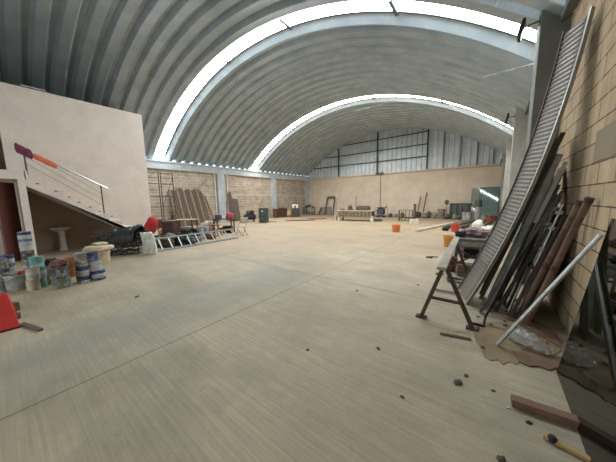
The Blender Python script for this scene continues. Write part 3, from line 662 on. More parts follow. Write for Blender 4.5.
bucket('plastic_bucket', V((g.x, g.y, 0))+.16*rt.xy.to_3d(), .12, .3, can_white, 'white bucket under the dark table')
g = atXY(240.5, -9.25)
t = thing('folding_chair', 'white folding chair beside the dark table with red bundle', 'chair', (g.x, g.y, 0), FACE-.35)
link('seat', MB().box((0, 0, .45), (.4, .38, .025)), can_cream, t, bevel=.01)
bk = MB().grid(lambda u, v: ((u-.5)*.42, .19+.06*v-.03*math.cos((u-.5)*3), .58+.26*v), 8, 4); link('backrest', bk, can_cream, t, solid=.02, ang=80)
for sx in (-1, 1):
    link('leg', MB().tube((sx*.2, .26, .86), (sx*.2, -.2, 0), .013, 8), tin, t); link('leg', MB().tube((sx*.175, -.16, .46), (sx*.175, .22, 0), .013, 8), tin, t)
link('stretcher', MB().tube((-.2, -.1, .18), (.2, -.1, .18), .01, 8), tin, t)

# scaffold frames by the left wall
def scaff(label, y0, y1, x, h, diag):
    t = thing('scaffold_frame', label, 'scaffold', (x, (y0+y1)/2, 0)); w = (y1-y0)/2
    for s in (-1, 1): link('standard', MB().tube((0, s*w, 0), (0, s*w, h), .028, 8), rust, t)
    for z in (.5, 1.35, 2.0, 2.75, 3.1, h-.1): link('ledger', MB().tube((0, -w, z), (0, w, z), .02, 8), rust, t)
    if diag: link('diagonal_brace', MB().tube((.03, -w, 1.4), (.03, w, h-.3), .017, 8), rust, t)
    return t
scaff('rusty scaffold frame close to the mezzanine corner', 5.6, 6.24, -16.2, 3.5, False)
scaff('rusty scaffold frame with a diagonal brace, left of the leaning boards', 6.36, 7.06, -16.2, 3.48, True)
# row of old boards leaning on the left wall
ng = 0
for i in range(17):
    y = 7.2+i*.152; h = random.uniform(2.35, 2.6) if i < 15 else random.uniform(1.9, 2.3)
    x0 = random.uniform(-16.35, -16.2); dy = .012*i-.02
    w = random.uniform(.11, .135)
    single('wooden_board', 'long weathered brown board in the row leaning on the left block wall', 'board', MB().beam((x0, y+dy, .015), (XL+.06, y, h), w, .03, (0, 1, 0)), wood_old if i % 3 else wood_old2, group='boards leaning on the left block wall', smooth=False)
# two planks right of the first pillar
for px, ty, by, lb_ in ((229, 192, 224, 'taller dark brown plank leaning on the block wall right of the first pillar'), (234.5, 199, 222, 'shorter wide brown plank leaning on the block wall behind the red bundle')):
    a = hit(px, ty, 0, XL+.06); single('wooden_board', lb_, 'board', MB().beam((XL+.5, a.y-.05, .02), a, .34 if px < 232 else .55, .04, (0, 1, 0)), wood_old, smooth=False)
# conduits beside the left pillars
for y, lb_ in ((10.55, 'white vertical conduit left of the first left hand wall pillar'), (11.62, 'white vertical conduit right of the first left hand wall pillar'), ):
    single('conduit_pipe', lb_, 'pipe', MB().tube((XL+.06, y, 0), (XL+.06, y, 3.76), .045, 10), pipe_white)
# compressor, tool cabinet and things beyond
g = G(250, 221.5); t = thing('air_compressor', 'black air compressor on the floor left of the grey green cabinet', 'compressor', (g.x, g.y, 0), FACE)
tk = MB().lathe([(.02, -.5), (.15, -.47), (.22, -.4), (.22, .4), (.15, .47), (.02, .5)], 18); tkm = Matrix.Rotation(R(90), 3, 'Y'); tk.v = [tuple(tkm @ V(v)+V((0, 0, .36))) for v in tk.v]
link('tank', tk, black_paint, t)
q = MB().box((-.12, 0, .7), (.3, .26, .24)); q.box((-.12, 0, .84), (.2, .18, .06)); link('motor', q, dark_steel, t, bevel=.02)
link('belt_guard', MB().tube((.18, -.1, .72), (.18, .1, .72), .18, 20), black_paint, t)
for sx in (-1, 1): link('foot', MB().box((sx*.32, 0, .08), (.06, .36, .16)), black_paint, t)
g = G(264, 222.5); t = thing('tool_cabinet', 'grey green steel cabinet standing in front of the second left pillar', 'cabinet', (g.x, g.y, 0), FACE-.2)
link('carcass', MB().box((0, 0, .56), (.58, .5, 1.06)), green_dark, t, bevel=.01)
for k in range(3):
    d_ = link('drawer', MB().box((0, -.262, .26+.3*k), (.52, .025, .27)), green_dark, t, bevel=.006); link('handle', MB().box((0, -.285, .3+.3*k), (.2, .02, .025)), tin, d_)
for sx in (-1, 1): link('caster', MB().tube((sx*.2-.02, -.15, .03), (sx*.2+.02, -.15, .03), .03, 10), rubber, t)
single('paper_sheet', 'small white note stuck on the grey green cabinet door', 'note', MB().box((0, 0, 0), (.12, .004, .1)), sack_white, g+V((0, 0, .86))-.278*V((-math.sin(FACE-.2), math.cos(FACE-.2), 0)), FACE-.2)
single('floor_mat', 'red brown mat on the floor right of the grey green cabinet', 'mat', MB().box((0, 0, .012), (1.0, .6, .02)), mat_brown, G(270, 221.8), FACE)
def G2(px, Y): 
    d = ray(px, 200.); k = Y/d.y; return V((d.x*k, Y, 0))
g = atXY(277.5, -16.5)
for px, w, h, lb_ in ((276.5, .6, .82, 'red brown crate against the wall right of the second pillar'), (282.5, .7, .86, 'red brown box with grey front beside the red brown crate')):
    g = atXY(px, -16.35); t = thing('wooden_crate', lb_, 'crate', (g.x, g.y, 0), -R(90)+R(180))
    link('carcass', MB().box((0, 0, h/2), (w, .5, h)), redox, t, bevel=.01)
    for k in range(3): link('slat', MB().box((0, -.26, h*(.2+.3*k)), (w*.96, .02, h*.2)), maroon, t)
    link('lid', MB().box((0, 0, h+.012), (w*1.04, .54, .024)), maroon, t)
g = atXY(289, -15.9); single('slumped_sack', 'yellowish sack right of the red brown crates', 'sack', MB().blob((0, 0, 0), (.55, .5, .6), .3, 2, 4), mk('ochre_sack', 'a8905c', .9, var=.2), (g.x, g.y, 0), FACE)
g = G(296, 216.8); t = thing('stone_cutter', 'dark workshop machine with a white top near the far left corner', 'machine', (g.x, g.y, 0), FACE)
q = MB().box((0, 0, .42), (.75, .5, .75)); link('body', q, mk('dark_machine', '3f3536', .6, var=.2), t, bevel=.02)
link('head', MB().box((-.05, 0, 1.06), (.56, .36, .36)), sack_white, t, bevel=.03); link('screen', MB().box((-.05, -.19, 1.02), (.2, .02, .16)), rubber, t)
link('column', MB().tube((-.05, 0, .79), (-.05, 0, .9), .08), dark_steel, t); link('hood', MB().box((-.05, 0, 1.27), (.5, .4, .05)), dark_steel, t, bevel=.01)
for sx in (-1, 1): link('foot', MB().box((sx*.3, 0, .025), (.1, .5, .05)), rubber, t)
g = G2(309, 21.3); table('work_table', 'dark table in the far left corner with small tools on it', (g.x, g.y, 0), 1.25, .6, .85, dark_steel, dark_steel)
for k, (dx, w, h, mt, lb_) in enumerate(((-.35, .3, .2, black_paint, 'black tool on the left end of the corner table'), (.05, .26, .3, green_dark, 'dark green tool in the middle of the corner table'), (.4, .22, .22, stone, 'grey block on the right end of the corner table'))):
    single('hand_tool', lb_, 'tool', MB().blob((0, 0, 0), (w, .22, h), .35, 2.4, k, box=3), mt, (g.x+dx, g.y, .852))
for px, py, w, d, lb_ in ((300, 220.5, 2.4, .7, 'flat red brown mat on the floor before the dark machine'), (317, 219, 1.6, .6, 'flat red brown mat on the floor before the corner table')):
    single('floor_mat', lb_, 'mat', MB().blob((0, 0, -.02), (w, d, .07), .4, 2, int(px), box=3), mat_brown, G(px, py), FACE)

# ------------------------------------------------------------------ back wall
a, b_ = G2(324.5, 21.7), G2(333, 21.7)
t = thing('door_frame', 'bare wooden frame leaning upright against the back wall', 'frame', (0, 0, 0)); hgt = 1.9
t.location = ((a.x+b_.x)/2, 21.7, 0); w = (b_.x-a.x)/2
for s in (-1, 1): link('jamb', MB().beam((s*w, 0, 0), (s*w*.8, .5, hgt), .14, .06, (1, 0, 0)), wood_old, t)
link('head', MB().beam((-w*.9, .5, hgt), (w*.9, .5, hgt), .16, .06, (0, 0, 1)), wood_old, t)
g = G2(328, 22.28); single('storage_box', 'grey sheet box standing behind the bare wooden frame', 'box', MB().box((0, 0, .42), (1.25, .18, .84)), mk('grey_mauve_sheet', '968b88', .8), (g.x-.2, g.y, 0), bevel=.01)
g = G2(320, 21.9); single('plank_stub', 'short dark board leaning on the back wall left of the wooden frame', 'board', MB().beam((-.1, -.1, .02), (-.1, .42, .8), .2, .04, (1, 0, 0)), dark_steel, (g.x, g.y, 0))
# stone fronted bench with things on it
bc = G(354, 221); t = thing('stone_bench', 'long low bench with a pale stone front in the middle of the far floor', 'bench', (bc.x, bc.y+.35, 0), FACE*.25)
W_ = 2.55
link('top_slab', MB().box((0, 0, .76), (W_+.3, 1.0, .08)), stone_l, t, bevel=.015); fp = link('front_panel', MB().box((0, -.44, .51), (W_, .08, .43)), stone_l, t, bevel=.01)
for k in range(9): link('facing_stone', MB().box((-W_/2+.15+k*W_/9.2, -.487, .52), (W_/9.2-.05, .03, .34)), mk('brown_facing_stone', '77634a', .9, var=.3, scale=4), fp, bevel=.008)
for sx in (-1, 1): link('leg', MB().box((sx*(W_/2-.02), -.3, .2), (.18, .2, .4)), sack_white, t, bevel=.01)
for sx in (-1, 1): link('leg', MB().box((sx*(W_/2-.1), .35, .36), (.12, .12, .72)), dark_steel, t)
link('rear_panel', MB().box((0, .44, .5), (W_, .05, .44)), dark_steel, t)
o = V((bc.x, bc.y+.35, .802)); ex = V((math.cos(FACE*.25), math.sin(FACE*.25), 0))
t = thing('drill_press', 'grey drill press head on the left of the stone fronted bench', 'machine', o-ex*.45, FACE*.25)
link('motor', MB().tube((-.15, 0, .24), (.1, 0, .24), .14, 16), dark_steel, t); link('base', MB().box((0, 0, .05), (.4, .3, .1)), dark_steel, t, bevel=.02); link('neck', MB().box((-.02, 0, .12), (.14, .2, .12)), dark_steel, t)
single('steel_rod', 'thin upright rod on the stone fronted bench', 'rod', MB().tube((0, 0, 0), (0, 0, 1.15), .03, 8, .018), dark_steel, o-ex*.1+V((0, .2, 0)))
t = thing('stone_saw', 'dark saw carriage lying along the stone fronted bench', 'saw', o+ex*.48+V((0, .1, 0)), FACE*.25)
link('carriage', MB().box((0, 0, .14), (.95, .4, .28)), mk('brown_grey_machine', '5c504a', .6, .2, var=.2), t, bevel=.05); link('cover', MB().box((0, 0, .3), (.8, .3, .05)), redox, t, bevel=.01); link('handwheel', MB().tube((.5, -.03, .16), (.54, -.03, .16), .13, 16), dark_steel, t)
single('wood_block', 'small red brown block on the left end of the stone bench', 'block', MB().box((0, 0, .06), (.3, .2, .12)), wood_red, o-ex*1.1, bevel=.01)
single('wheel_hub', 'dark wheel lying on the floor right of the stone bench', 'wheel', MB().lathe([(.2, 0), (.3, .03), (.3, .14), (.2, .17), (.08, .15)], 18), dark_steel, o+ex*1.65-V((0, 0, .802)))
single('wood_block', 'pale wooden block on the floor left of the stone bench', 'block', MB().box((0, 0, .2), (.2, .3, .4)), wood_pale, o-ex*1.62-V((0, 0, .802)), bevel=.01)
g = G2(382, 21.2); t = thing('generator', 'blue grey generator against the back wall under the conduit', 'generator', (g.x, g.y, 0))
link('engine', MB().box((-.1, 0, .44), (.6, .5, .5)), mk('blue_grey_enamel', '4c5561', .5, .2, var=.25, scale=6), t, bevel=.04); link('fuel_tank', MB().blob((-.1, 0, .69), (.5, .4, .2), .1, 1.5, 2, box=4), dark_steel, t)
for s in (-1, 1): link('cradle_tube', MB().path([(-.5, s*.3, .03), (-.5, s*.3, .85), (.4, s*.3, .85), (.4, s*.3, .03)], .022), black_paint, t)
link('base_tray', MB().box((-.05, 0, .1), (.9, .6, .06)), black_paint, t); link('exhaust', MB().tube((.2, -.1, .6), (.5, -.1, 1.05), .04), dark_steel, t)
for s in (-1, 1): link('foot', MB().box((s*.3-.05, 0, .035), (.08, .5, .07)), rubber, t)
single('conduit_pipe', 'thin grey conduit running up the middle of the back wall', 'pipe', MB().tube((-8.45, YB-.03, .9), (-8.45, YB-.03, 3.9), .03, 8), grey_steel)
# little row of things along the back wall
row = [(391, .4, .32, green_dark, 'dark green lump by the back wall left of the brown table'), (396, .45, .3, stone, 'grey lump by the back wall behind the orange bucket'), (403, .35, .4, stone_d, 'dark lump under the left end of the brown table'),
       (418.5, .7, .5, maroon, 'maroon box shaped heap below the two leaning rods'), (425.5, .55, .42, stone, 'pale grey stone right of the leaning rods'), (429.5, .45, .55, stone_d, 'dark stone second right of the leaning rods'),
       (435, .5, .5, stone, 'grey brown lump third right of the leaning rods'), (447.5, .45, .4, dark_steel, 'dark lump right of the brown barrel by the back wall'), (456, .4, .42, stone, 'grey lump in front of the dark steel bin'), (461, .35, .4, stone_d, 'dark lump in front of the dark steel bin')]
for px, w, h, mt, lb_ in row:
    g = G2(px, 20.8 if px in (447.5, 456, 461) else 21.45); single('cement_lump', lb_, 'lump', MB().blob((0, 0, -.01), (w*.82, .4, h), .45, 1.9, int(px)), mt, g)
g = G2(442, 21.3); bucket('barrel', (g.x, g.y, 0), .27, .75, mk('grey_brown_barrel', '857564', .8, var=.2), 'grey brown barrel against the back wall left of the dark steel bin', 'barrel')
for px, lb_ in ((465.5, 'pale grey can before the right end of the dark steel bin'), (469.5, 'pale grey can standing left of the grey post by the glass')):
    g = G2(px, 20.8); can((g.x, g.y, 0), .16, .55, can_white, tin, lb_, wire=False)
t = table('work_table', 'brown wooden work table with many legs near the back wall', G(405.5, 221), .98, .55, .8, wood_old2, wood_old, FACE*.3)
for k in range(3): link('leg', MB().box((-.25+.25*k, -.22, .37), (.045, .045, .74)), wood_old, t)
g = G(411.5, 220.5); single('wooden_post', 'dark square post standing at the right end of the brown work table', 'post', MB().box((0, 0, .6), (.16, .14, 1.2)), wood_old, (g.x+.02, g.y+.75, 0), bevel=.01)
g = G(414, 224); single('white_block', 'pale block on the floor in front of the dark square post', 'block', MB().box((0, 0, .15), (.48, .3, .3)), mk('pale_grey_block', 'cdc5b8', .9, var=.08), g, FACE, bevel=.01)
bucket('plastic_bucket', G(396, 231.8), .20, .34, orange, 'bright orange bucket alone in the middle of the sandy floor')
for px, dx, h, lb_ in ((417.5, .22, 1.75, 'shorter thin rod leaning on the back wall above the maroon heap'), (423, .32, 2.1, 'taller dark rod leaning on the back wall above the maroon heap')):
    g = G2(px, 21.8); single('steel_rod', lb_, 'rod', MB().tube((g.x, 21.8, 0), (g.x+dx*.5, YB-.05, h), .035, 8), rust)
ba, bz = G2(450.5, 21.7), G2(471.5, 21.7); bw = bz.x-ba.x; g = (ba+bz)/2; t = thing('steel_bin', 'wide dark steel bin standing against the back wall left of the glass', 'bin', (g.x, g.y, 0))
link('shell', MB().box((0, 0, .58), (bw, .6, 1.1)), dark_steel, t, bevel=.01); link('rim', MB().box((0, 0, 1.15), (bw+.06, .66, .06)), black_paint, t)
for k in range(4): link('stiffener', MB().box((-bw*.4+k*bw*.266, -.315, .58), (.06, .04, 1.06)), black_paint, t)
for s in (-1, 1): link('skid', MB().box((s*bw*.4, 0, .015), (.12, .6, .03)), black_paint, t)
g = G2(447, 21.4); t = thing('standing_lamp', 'dark round headed work lamp on a pole left of the steel bin', 'lamp', (g.x, g.y, 0))
link('base', MB().lathe([(.13, 0), (.13, .03), (.04, .06)], 16), dark_steel, t); link('pole', MB().tube((0, 0, .05), (0, 0, 1.15), .025), grey_steel, t); link('lamp_head', MB().blob((0, -.05, 1.1), (.3, .2, .36), .1, 1.5, 3), dark_steel, t)
# teal glass sheets leaning at the right end of the back wall
def sheet(name, label, x0, x1, y_bot, h, lean_, mt, th=.012):
    mb = MB(); mb.beam(((x0+x1)/2, y_bot, .0+.012), ((x0+x1)/2, y_bot+lean_, h), x1-x0, th, (1, 0, 0)); return single(name, label, 'glass sheet', mb, mt, smooth=False)
sheet('glass_sheet', 'large teal glass sheet leaning on the right end of the back wall', -.75, .42, 21.55, 2.35, .5, green_glass)
sheet('glass_sheet', 'narrow greyish glass sheet leaning beside the large teal one', -1.25, -.78, 21.62, 2.3, .45, mk('greyish_glass_sheet', '7f8376', .06, 0, var=.08, scale=2, spec=.9))
for px, Y, w, mt, lb_ in ((485, 19.6, .22, can_white, 'white can in front of the teal glass'), (491, 19.6, .26, mk('faded_orange_tin', 'b3592f', .5, var=.15, dirt='8a5a3c', dscale=6, damt=.5), 'orange red tin in front of the teal glass'), (496, 19.5, .2, redox, 'rust coloured tin right of the orange red tin')):
    g = G2(px, Y); can((g.x, g.y, 0), w*.75, .42, mt, tin, lb_, wire=False)
g = G(477, 222.5); t = thing('grey_bollard', 'grey cylinder post with dark cap in front of the teal glass', 'post', (g.x, g.y, 0))
link('shaft', MB().tube((0, 0, 0), (0, 0, 1.05), .16, 16), stone, t); link('cap', MB().lathe([(.17, 1.02), (.2, 1.08), (.2, 1.4), (.12, 1.46)], 16), dark_steel, t)

# ------------------------------------------------------------------ long profiles and heap on the right of the floor
def bar_on_floor(name, label, cat, p, q, w, h, mt, z=0., **kw):
    p, q = V(p), V(q); p.z = q.z = z+h/2; return single(name, label, cat, MB().beam(p, q, h, w, (0, 0, 1)), mt, smooth=False, **kw)
bar_on_floor('timber_beam', 'long pale timber beam on the floor with its near end free', 'beam', G(417, 232), (-1.75, 17.2, 0), .16, .12, wood_pale)
for i, (x0, y0, x1, y1, mt, lb_) in enumerate(((-1.75, 13.9, -.95, 19.2, dark_steel, 'dark steel profile on the floor beyond the red bucket'), (-1.45, 14.3, -.62, 19.3, grey_steel, 'grey steel profile right of the dark one beyond the red bucket'),
    (-1.05, 14.0, -.42, 19.0, rust, 'rusty steel profile on the floor left of the white sacks'), (-.75, 14.5, -.2, 19.2, galv, 'bright galvanised profile behind the white sacks'), (-.3, 14.6, .05, 19.0, redox, 'red oxide profile on the floor behind the white sacks'), (.1, 12.4, .3, 18.8, grey_steel, 'grey steel profile along the foot of the right wall'))):
    bar_on_floor('steel_profile', lb_, 'steel profile', (x0, y0, 0), (x1, y1, 0), .13, .1+.03*(i % 2), mt, .1 if i < 5 else 0.)
for yy, lb_ in ((14.75, 'short timber bearer under the near ends of the steel profiles'), (18.3, 'short timber bearer under the far ends of the steel profiles')):
    single('timber_bearer', lb_, 'timber', MB().box((-.72 if yy < 16 else -.5, yy, .048), (2.2 if yy < 16 else 1.6, .12, .096)), wood_old2, smooth=False)
g = G(455, 231.5); bucket('plastic_bucket', (g.x, g.y, 0), .18, .36, red_p, 'bright red orange bucket among the heap beyond the amber bucket')
for dx, lb_ in ((-.42, 'black tool bag left of the red orange bucket'), (.42, 'black tool bag right of the red orange bucket')):
    single('tool_bag', lb_, 'bag', MB().blob((0, 0, 0), (.3, .26, .2), .4, 2, 3), rubber, (g.x+dx, g.y+.12, 0))
g = G(448, 246.5); bucket('plastic_bucket', (g.x, g.y, 0), .15, .36, yellow_b, 'amber bucket standing beyond the long trestle')
for px, py, w, h, sd, lb_ in ((477.5, 232, .46, .55, 2, 'white bulging sack at the far end of the heap'), (488, 238.5, .55, .5, 5, 'white sack leaning by the ribbed metal trough')):
    g = G(px, py); single('bulging_sack', lb_, 'sack', MB().blob((0, 0, 0), (w, w*.8, h), .25, 1.8, sd), sack_white, (g.x, g.y, 0))
# cabinet saw with things on it
g = V((-.30, 6.55, 0))
t = thing('table_saw', 'grey table saw with slotted top right of the amber bucket', 'table saw', g, .12)
q = MB(); q.box((0, 0, .68), (.62, .62, .05)); link('table_top', q, grey_steel, t, bevel=.008)
q = MB(); q.box((0, -.3, .58), (.58, .03, .17)); q.box((0, .3, .58), (.58, .03, .17)); q.box((-.28, 0, .58), (.03, .58, .17)); q.box((.28, 0, .58), (.03, .58, .17)); link('housing', q, grey_steel, t)
link('front_plate', MB().box((0, -.325, .585), (.4, .02, .085)), mk('pale_plate', 'b5b6ad', .5, .3), t)
for sx in (-1, 1):
    for sy in (-1, 1): link('leg', MB().beam((sx*.26, sy*.26, .5), (sx*.33, sy*.33, 0), .04, .04), dark_steel, t)
link('cross_brace', MB().beam((-.3, -.31, .14), (.27, -.27, .46), .035, .02), dark_steel, t); link('cross_brace', MB().beam((.3, -.33, .14), (-.27, -.29, .46), .035, .02), dark_steel, t)
link('motor', MB().tube((-.15, 0, .32), (.15, 0, .32), .12, 16), black_paint, t); link('motor_mount', MB().box((0, 0, .46), (.2, .2, .12)), black_paint, t)
single('cloth_heap', 'mauve cloth heaped on the table saw', 'cloth', MB().blob((0, 0, 0), (.5, .4, .2), .4, 2.2, 6), pink_cloth, (g.x+.05, g.y+.12, .708))
single('power_tool', 'black power tool on the left corner of the table saw', 'tool', MB().blob((0, 0, 0), (.22, .16, .13), .4, 2.5, 3, box=3), rubber, (g.x-.22, g.y-.1, .708))
single('cloth_heap', 'mauve cloth heap on the floor behind the table saw', 'cloth', MB().blob((0, 0, 0), (.7, .6, .5), .45, 2.4, 8), pink_cloth, (g.x-.1, g.y+1.3, 0))
bucket('plastic_bucket', (g.x-.35, g.y-.55, 0), .14, .3, redox, 'rust brown bucket beneath the front of the table saw')
t = thing('wooden_crate', 'brown wooden crate on the floor under the front of the table saw', 'crate', (g.x-.02, g.y-.75, 0), .2)
link('carcass', MB().box((0, 0, .12), (.34, .26, .24)), wood_old, t, bevel=.006)
for k in range(3): link('slat', MB().box((0, -.135, .045+.075*k), (.36, .012, .055)), wood_old2, t)
single('hose_roll', 'grey rolled hose lying beside the brown crate near the trestle', 'hose', MB().path([(.16*math.cos(a)*(1-.02*a), .16*math.sin(a)*(1-.02*a), .03+.008*a) for a in [2*math.pi*i/20 for i in range(50)]], .022, 7), grey_steel, (g.x+.18, g.y-1.15, 0))
for k, (x, y, z, lb_) in enumerate(((-.46, 5.2, 0, 'black cable coil on the floor right of the trestle'), (-.36, 5.05, .03, 'grey cable coil lying on the black coil by the trestle'))):
    single('cable_coil', lb_, 'cable', MB().path([(.13*math.cos(a)*(1+.08*math.sin(5*a)), .13*math.sin(a), .03+.012*math.sin(a*3)+.005*(a/6.28)) for a in [2*math.pi*i/24 for i in range(72)]], .014, 6), rubber if k == 0 else dark_steel, (x, y, z*1.6))
# the long trestle
tz = .76
t = thing('steel_trestle', 'long steel trestle with a tan top beam in front of the ribbed trough', 'trestle', (-.45, 4.4, 0))
def TL(x, y, z): return (x+.45, y-4.4, z)
link('top_beam', MB().beam(TL(-.44, 3.28, tz-.03), TL(-.56, 6.1, tz-.03), .04, .11, (0, 0, 1)), mk('worn_tan_beam', 'a09480', .7, .1, var=.15, scale=5, dirt='7f7362', dscale=4, damt=.5), t, bevel=.005)
for x, y, ax_ in ((-.66, 3.36, -.44), (-.09, 3.39, -.40), (-.78, 5.55, -.55), (-.27, 5.6, -.52)):
    lg = link('leg', MB().beam(TL(ax_, y+.02, tz-.05), TL(x, y, .015), .045, .04), rust, t)
    link('foot_plate', MB().box(TL(x, y, .012), (.13, .09, .024)), rust, lg, bevel=.004)
for y in (3.38, 5.58):
    link('crossbar', MB().beam(TL(-.57 if y < 4 else -.68, y, .3), TL(-.2 if y < 4 else -.35, y, .3), .035, .03), rust, t)
link('floor_rail', MB().beam(TL(-.68, 4.5, .03), TL(-.35, 4.5, .03), .03, .03), grey_steel, t)
g = G(432, 258); t = thing('spray_gun', 'small black spray gun lying on the floor left of the trestle', 'tool', (g.x, g.y, 0), FACE)
link('handle', MB().path([(-.16, 0, .025), (-.12, -.02, .03), (-.03, 0, .03), (.03, .03, .028)], .022), rubber, t); link('nozzle', MB().tube((.03, .03, .028), (.19, .06, .02), .014), grey_steel, t); link('trigger', MB().path([(-.05, -.02, .02), (-.05, -.08, .015), (-.09, -.1, .015)], .008), rubber, t)

# ------------------------------------------------------------------ things leaning on the right wall
# long ribbed metal trough
A = V((.74, 4.17, 3.6)); B = V((-.19, 4.19, .0)); Ld = (A-B).normalized(); wv = V((-.12, .36, .04)); wv = (wv-Ld*wv.dot(Ld)).normalized()
nv = Ld.cross(wv); nv = nv if nv.x < 0 else -nv      # towards the hall
t = thing('ribbed_trough', 'long ribbed grey metal trough leaning high on the right wall', 'roof panel', (B.x, B.y, 0))
LEN = (A-B).length; NR = 260; W0, W1 = .52, .46
def TP(s, a, n_): return B + Ld*(s*LEN) + wv*a + nv*(n_-.62*s*(1-s)) - V((B.x, B.y, 0))
mb = MB()
mb.grid(lambda u, v: TP(.004+.992*u, (W0+(W1-W0)*u)*v, (.0014+.005*u*u)*math.sin(u*math.pi*132)), 990, 3)
rib_mat = mk('crimped_roof_steel', '736c63', .5, .45, var=.1, scale=6, dirt='6f675d', dscale=3, damt=.5)
link('web', mb, rib_mat, t, solid=.006, ang=60)
def flange(a0, a1, prof, mt):
    mb = MB(); n_ = 24; k_ = len(prof)
    vs = [TP(1.005*i/n_, a0+(a1-a0)*i/n_+x, z) for i in range(n_+1) for x, z in prof]
    link('flange', mb.add(vs, [(i*k_+j, i*k_+(j+1) % k_, (i+1)*k_+(j+1) % k_, (i+1)*k_+j) for i in range(n_) for j in range(k_)]+[tuple(range(k_)), tuple(range(n_*k_, n_*k_+k_))]), mt, t)
flange(0, 0, [(0, -.012), (0, .035), (-.03, .035), (-.03, .029), (-.008, .029), (-.008, -.012)], mk('worn_trough_flange', '9b9c93', .4, .5, var=.1, scale=8))
flange(W0, W1, [(0, -.02), (.008, -.02), (.008, .02), (0, .02)], rib_mat)
def lean_ch(name, label, cat, p, q_, w, h, mt, side=(0, 1, 0)):
    p, q_ = V(p), V(q_); d, a_, b2_ = MB().frame_of(p, q_, side); s_ = 1
    return single(name, label, cat, MB().channel(p, q_, w, h, .006, side), mt, smooth=False)
lean_ch('steel_channel', 'wide dark steel channel leaning just right of the ribbed trough', 'steel channel', (-.02, 4.55, .02), (.7, 4.72, 2.4), .3, .05, dark_steel)
lean_ch('steel_channel', 'grey steel channel with a bright lip, second right of the ribbed trough', 'steel channel', (.10, 4.48, .02), (.68, 4.5, 2.12), .16, .06, grey_steel)
for i, (p, q_, w, mt, lb_) in enumerate((((.18, 4.62, .01), (.74, 4.85, 1.9), .12, rust, 'brown steel bar half hidden behind the steel channels'),
                               ((.10, 4.25, .01), (.66, 4.4, 1.62), .05, black_paint, 'thin black bar leaning in front of the brown bars'),
                               ((.14, 4.12, .01), (.6, 4.26, 1.2), .05, black_paint, 'short thin black bar in front of the tied rods'),
                               ((-.03, 3.95, .01), (.7, 4.36, 1.66), .035, dark_steel, 'slim dark rod leaning with its foot by the trestle'))):
    single('steel_bar', lb_, 'steel bar', MB().beam(p, q_, w, .035, (0, 1, 0)), mt, smooth=False)
single('steel_lip', 'pale narrow steel strip leaning on edge right of the wide dark channel', 'steel strip', MB().beam((.12, 4.34, .01), (.70, 4.36, 2.02), .028, .04, (0, 1, 0)), mk('worn_trough_flange', '9b9c93'), smooth=False)
q = MB(); q.beam((.50, 4.55, .012), (.765, 4.62, 1.35), 1.25, .018, (0, 1, 0)); single('shade_sheet', 'dark sheet added for shade, leaning on the right wall behind the pipes', 'plywood', q, mk('dark_shade_sheet', '3b332a', .9, var=.25, scale=5, dirt='5a4a3a', dscale=3, damt=.5), smooth=False)  # added dark sheet, stands in for the shade among the leaning bars
for k, (yb, yt, zt, lb_) in enumerate(((4.02, 4.28, 1.3, 'dark brown lath added for shade before the dark sheet, nearest the rusty pipes'), (4.32, 4.5, 1.45, 'dark brown lath added for shade before the dark sheet, behind the coupled rods'), (4.46, 4.62, 1.75, 'dark brown lath added for shade before the dark sheet, next to the steel channels'))):
    single('shade_lath', lb_, 'lath', MB().beam((.30-.03*k, yb, .015), (.70, yt, zt), .06, .03, (0, 1, 0)), mk('shade_lath_dark', '4a3c30', .85, var=.2, scale=4), smooth=False)  # dark laths added to deepen the shade between the bars
single('wooden_board', 'weathered brown board leaning on the wall behind the steel channels', 'board', MB().beam((.34, 4.8, .015), (.76, 5.0, 2.0), .2, .03, (0, 1, 0)), wood_old, smooth=False)
for (p, q_, r_, lb_) in (((.39, 4.12, .0), (.735, 3.72, 1.55), .028, 'rusty thick pipe leaning on the block wall, the left one of two'), ((.45, 3.9, .0), (.745, 3.47, 1.58), .030, 'rusty thick pipe leaning on the block wall, the right one of two')):
    t = thing('rusty_pipe', lb_, 'pipe', p); d = V(q_)-V(p); link('tube', MB().tube((0, 0, .02), d, r_, 14), mk('bark_brown_pipe', '6e5545', .8, .1, var=.3, scale=10, bump=.3, dirt='8a6d55', dscale=9, damt=.5), t)
    link('collar', MB().tube(d*.5, d*.53, r_*1.25, 14), rust, t); link('collar', MB().tube(d*.97, d, r_*1.15, 14), rust, t)
# tied threaded rods with couplers
t = thing('coupled_rods', 'pair of thin steel rods with clamps leaning left of the rusty pipes', 'rods', (.28, 4.2, 0))
for k, (dx, dy, tx, ty, hz) in enumerate(((0, 0, .40, .2, 1.55), (.05, -.04, .42, .05, 1.5))):
    link('rod', MB().tube((dx, dy, 0), (tx, ty, hz), .014, 8), tin, t)
    for f in (.45, .62, .8, .93):
        p = V((dx, dy, 0)).lerp(V((tx, ty, hz)), f); c_ = MB().tube(p+V((-.035, 0, 0)), p+V((.035, 0, 0)), .024, 8); c_.box(p, (.04, .05, .05)); link('clamp', c_, galv if f > .6 else rust, t, bevel=.004)
link('bent_top', MB().path([(.40, .2, 1.53), (.405, .17, 1.6), (.42, .08, 1.62), (.42, .05, 1.5)], .018), wood_old2, t)
# bent dark bar hooking onto the trestle foot
single('bent_bar', 'bent black bar with its hooked foot beside the trestle leg', 'steel bar', MB().path([(-.1, 3.52, .02), (.02, 3.52, .02), (.03, 3.62, .1), (.46, 4.32, 1.25)], .016, 8), black_paint)
single('galvanised_tube', 'bright galvanised tube leaning across to the right block wall', 'tube', MB().tube((.15, 3.14, .022), (.778, 3.19, 1.26), .018, 14), galv)
